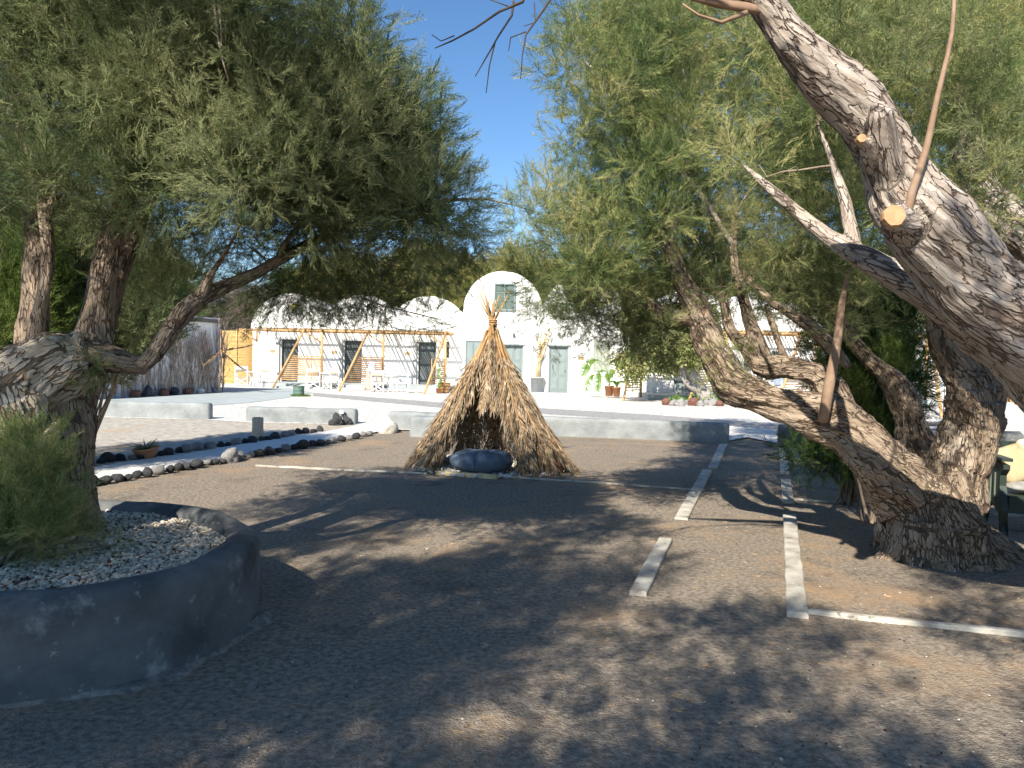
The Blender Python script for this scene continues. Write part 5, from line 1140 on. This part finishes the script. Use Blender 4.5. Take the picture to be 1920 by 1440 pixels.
def frond(L_, seed, bow, wid):
    """palm frond: rib along +X, leaflets falling to both sides; local +Z is outwards"""
    r = random.Random(seed); n = 105; b = MB(); rib = []
    for i in range(13): t = i/12; rib.append(Vector((L_*t, math.sin(t*2.2+seed)*.02, math.sin(PI*t)*bow+.02*t)))
    ribm = MB().tube(rib, [.019-.0155*i/12 for i in range(13)], 5, False).mesh('frond_rib', RACH)
    for i in range(n):
        t = .13+.87*i/n; q = t*12; k = min(11, int(q)); p = rib[k].lerp(rib[k+1], q-k)
        for sg in (-1, 1):
            l = wid*(.45+.75*math.sin(PI*min(1, t*1.05)))*r.uniform(.7, 1.2); sp = r.uniform(.12, .80)
            d = Vector((1, sg*sp, r.uniform(-.10, .16))).normalized(); e = p+d*l*.55; f_ = e+Vector((1, sg*sp*r.uniform(.2, .9), r.uniform(-.25, .12))).normalized()*l*.5
            s = d.cross(Vector((0, 0, 1))).normalized()*r.uniform(.0035, .008)
            tw = Vector((0, 0, r.uniform(-.008, .008)))
            b.add([p-s*.6, p+s*.6, e+s+tw, e-s-tw, f_], [(0, 1, 2, 3), (3, 2, 4)])
    return ribm, b.mesh('frond_leaflets', FROND)
fr = [frond(L_, i, bw, w_) for i, (L_, bw, w_) in enumerate(((2.25, -.06, .27), (2.3, -.10, .32), (2.2, -.13, .30), (2.3, -.03, .26), (1.7, -.04, .28), (1.2, -.02, .24), (2.35, -.16, .32)))]
def put_frond(a, kind, top_r=.05, foot_r=1.02, z_top=None, roll=0.0, foot_z=.05):
    ribm, leaf = fr[kind]; zt = z_top if z_top is not None else APZ-.12
    st_ = Vector((math.cos(a)*top_r, math.sin(a)*top_r, zt)); ft_ = Vector((math.cos(a)*foot_r*1.04, math.sin(a)*foot_r, foot_z)); d = (ft_-st_).normalized()
    out = Vector((math.cos(a), math.sin(a), 0)); x = d; y = Vector((0, 0, 1)).cross(out).normalized(); z = x.cross(y).normalized()
    if z.dot(out) < 0: z = -z; y = -y
    y = z.cross(x)
    R = Matrix((x, y, z)).transposed().to_4x4() @ Matrix.Rotation(roll, 4, 'X'); o = link('palm_frond', leaf, TP); o.matrix_local = Matrix.Translation(st_) @ R
    s = rnd.uniform(.94, 1.06); o.scale = (s, s, s); o2 = link('frond_rib', ribm, o)
OPEN = -PI/2-.16
def adiff(a, b_): return abs((a-b_+PI) % (2*PI)-PI)
for lay, (n, rr) in enumerate(((20, 0), (18, .15))):
    for k in range(n):
        a = 2*PI*(k+rr)/n+rnd.uniform(-.09, .09)
        if adiff(a, OPEN) < .56: continue
        put_frond(a, rnd.choice((0, 1, 2, 3, 6)), .04+.04*lay, rnd.uniform(.84, .94)+.08*lay, APZ-.10-rnd.random()*.15, rnd.uniform(-.35, .35))
for k in range(16):
    a = 2*PI*k/16+rnd.uniform(-.15, .15)
    if adiff(a, OPEN) < .42: continue
    put_frond(a, rnd.choice((4, 5)), .07, 1.0, APZ-.2-rnd.random()*.35, rnd.uniform(-.5, .5))
for a, kd, fr_ in ((OPEN+.60, 1, 1.10), (OPEN+.72, 3, 1.2), (OPEN+.90, 0, 1.32), (OPEN+1.15, 6, 1.36), (OPEN+1.35, 1, 1.3), (OPEN+1.6, 2, 1.22), (OPEN-.60, 3, 1.10), (OPEN-.76, 1, 1.2), (OPEN-.95, 0, 1.22), (OPEN-1.2, 6, 1.2), (OPEN-1.4, 2, 1.12), (OPEN+.5, 5, .9), (OPEN-.5, 5, .9)):
    put_frond(a, kd, .09, fr_, APZ-.2, rnd.uniform(-.3, .3), .02)
for k in range(3):       # short fronds hanging over the top of the opening
    put_frond(OPEN+rnd.uniform(-.75, .75), 5, .05, .60+rnd.random()*.2, APZ-.02-rnd.random()*.1, rnd.uniform(-.6, .6), .35)
for k in range(10): put_frond(OPEN+rnd.choice((-1, 1))*rnd.uniform(.85, 1.8), rnd.choice((0, 3, 1)), .10, rnd.uniform(1.0, 1.12), APZ-.25, rnd.uniform(-.9, .9), .03)
# floor cushion inside
b = MB(); n, k = 36, 16; vs_ = []; fs_ = []
for j in range(k+1):
    v = -PI/2+PI*j/k
    for i in range(n):
        u = 2*PI*i/n; rr = abs(math.cos(v))**.55; sc_ = 1+.02*math.cos(6*u); vs_.append((.42*rr*math.cos(u)*sc_, .36*rr*math.sin(u)*sc_, .145+.145*math.copysign(abs(math.sin(v))**.9, math.sin(v))*(1+.05*math.sin(3*u))))
for j in range(k):
    for i in range(n): i2 = (i+1) % n; fs_.append((j*n+i, j*n+i2, (j+1)*n+i2, (j+1)*n+i))
b.add(vs_, fs_, True); g = G(903, 889); t = thing('floor_cushion', 'round blue-grey floor cushion in the opening of the teepee', 'cushion', (g.x, g.y+.1, .02))
o = b.build('cushion_cover', POUF, t); displace(o.data, .012, 5, 2)
for k in range(6):
    u = 2*PI*k/6+.3; MB().tube([(.425*abs(math.cos(v))**.55*math.cos(u), .365*abs(math.cos(v))**.55*math.sin(u), .148+.147*math.copysign(abs(math.sin(v))**.9, math.sin(v))) for v in [-.9+2.2*i/12 for i in range(13)]], .006, 4).build('piping', POUF, t)
N = 900; a = np.random.rand(N)*2*PI; r = .2+np.random.rand(N)**.6*.95; x = TC.x+np.cos(a)*r*1.0; y = TC.y+np.sin(a)*r*.95
o = scatter('teepee_pebbles', np.stack([x, y, .012+np.random.rand(N)*.02], 1), np.stack([np.random.randn(N)*.3, np.random.randn(N)*.3, np.ones(N)], 1), .02+np.random.rand(N)*.032, pebw+peb[:1]); tag(o, 'pale pebbles strewn on the floor of the teepee', 'pebbles')

# ================================================================== seating on the right
DG = mat('dark_green_paint', [(.018, .03, .022), (.035, .05, .038)], .45, 5, spec=.4)
gb = G(1884, 1007); B_ = thing('bench', 'dark green painted garden bench with carved side at the right edge', 'bench', (gb.x, gb.y, 0), -.26)
RB = Matrix.Rotation(-.26, 3, 'Z')
def onb(x, y, z): return Vector((gb.x, gb.y, 0))+RB @ Vector((x, y, z))
def side(x):
    pr = [(0, 0), (.07, 0), (.05, .12), (.02, .24), (.05, .36), (.10, .46), (.10, .56), (.02, .62), (.02, .66), (.55, .70), (.60, .67), (.57, .40), (.60, .16), (.66, 0), (.58, 0), (.50, .20), (.30, .27), (.12, .20)]
    b = MB(); n = len(pr); b.add([(x+s*.028, y, z) for s in (-1, 1) for y, z in pr], [tuple(range(n)), tuple(range(2*n-1, n-1, -1))]+[(i, (i+1) % n, n+(i+1) % n, n+i) for i in range(n)])
    bm = bmesh.new(); me = b.mesh('side_panel', DG); bm.from_mesh(me); bmesh.ops.recalc_face_normals(bm, faces=bm.faces); bm.to_mesh(me); bm.free(); link('side_panel', me, B_)
    MB().box((x, .30, .71), (.09, .58, .03)).build('armrest', DG, B_)
    for k in range(3): MB().box((x-.034, .22+.12*k, .42), (.012, .03, .3)).build('carved_strip', mat('pale_green_paint', [(.12, .15, .12)], .5) if k == 0 and x == 0 else bpy.data.materials['pale_green_paint'], B_)
side(0); side(1.5)
MB().box((.75, .04, .30), (1.44, .03, .16)).build('front_rail', DG, B_)
for k in range(6): MB().box((.75, .08+k*.095, .36), (1.44, .08, .025)).build('seat_slat', DG, B_)
for k in range(3): MB().box((.75, .62, .5+k*.14), (1.44, .025, .11)).build('back_slat', DG, B_)
def cushion(label, loc, size, rot, m, name='cushion'):
    b = MB(); n, k = 28, 12; vs_ = []; fs_ = []
    for j in range(k+1):
        v = -PI/2+PI*j/k
        for i in range(n):
            u = 2*PI*i/n; c_, s_ = math.cos(u), math.sin(u); q = (abs(c_)**5+abs(s_)**5)**(-1/5); e = abs(math.cos(v))**.35
            vs_.append((size[0]/2*c_*q*e, size[1]/2*s_*q*e, size[2]/2*math.sin(v)*(1-.25*min(1, q*e-.6 if q*e > .6 else 0))))
    for j in range(k):
        for i in range(n): i2 = (i+1) % n; fs_.append((j*n+i, j*n+i2, (j+1)*n+i2, (j+1)*n+i))
    o = b.add(vs_, fs_, True).build(name, m); o.location = loc; o.rotation_euler = rot; return tag(o, label, 'cushion')
cushion('grey striped seat mattress on the dark green bench', onb(.76, .33, .435), (1.38, .5, .11), (0, 0, -.26), mat('striped_grey_fabric', [(.20, .20, .19), (.42, .40, .37)], .95, 3, stretch=(14, .2, .2)), 'seat_mattress')
cushion('yellow and cream striped cushion leaning in the corner of the bench', onb(.19, .42, .64), (.36, .36, .13), (1.15, -.3, .1), mat('yellow_striped_fabric', [(.36, .27, .13), (.46, .40, .28)], .95, 2.2, stretch=(5, .2, .2)))
cushion('off-white cushion behind the yellow one at the right edge', onb(.42, .52, .70), (.38, .38, .13), (1.3, -.1, -.1), CANVAS)
# slatted table behind the trunk
tx = P(1745, 800, 12.4).x; t = thing('garden_table', 'low brown wooden table with a shelf, seen between the tree trunks', 'table', (tx, 12.4, 0))
TB = mat('brown_table_wood', [(.20, .15, .11), (.33, .26, .2)], .8, 5, stretch=(.3, 1, 1))
for k in range(5): MB().box((0, -.26+k*.13, .64), (1.1, .12, .03)).build('board', TB, t)
for k in range(4): MB().box((0, -.2+k*.13, .30), (1.0, .12, .025)).build('shelf_board', TB, t)
for sx in (-1, 1):
    for sy in (-1, 1): MB().box((sx*.48, sy*.24, .31), (.06, .06, .62)).build('leg', TB, t)
for k, (dx, lab) in enumerate(((-.1, 'white cup on the shelf of the brown table, left one'), (.12, 'white cup on the shelf of the brown table, right one'))):
    b = MB(); b.lathe((tx+dx, 12.25, .315), [(.03, 0), (.045, .03), (.05, .12), (.045, .12), (.038, .04), (.01, .02)], 14); o = b.build('cup', PAINTW); tag(o, lab, 'cup')
# cords hanging in the right tree
for i, (a, b_, lab) in enumerate((((1771, 640, 6.2), (1768, 792, 6.2), 'thin dark cord hanging beside the upright trunk of the right tree'), ((1694, 770, 6.1), (1693, 955, 6.15), 'thin dark cord hanging left of the fork of the right tree'))):
    p, q = P(*a), P(*b_); o = MB().tube([p, p.lerp(q, .5)+Vector((.01, 0, 0)), q], .003, 5).build('cord', DKTW); tag(o, lab, 'cord')
# dry palm by the hut
g = G(408, 738); t = thing('dry_palm', 'small withered palm with drooping brown fronds at the hut corner', 'plant', g)
MB().tube([(0, 0, 0), (.1, 0, .9), (.12, 0, 1.6)], [.07, .05, .04], 7).build('stem', HTW, t)
for k in range(7):
    a = k*.9; ribm, leaf = fr[5]; o = link('palm_frond', bpy.data.meshes['frond_leaflets'] if False else leaf, t); o.location = (.12, 0, 1.6); o.rotation_euler = (rnd.uniform(-.4, .4), .25+rnd.uniform(-.5, .5), a); o2 = link('frond_rib', ribm, o)
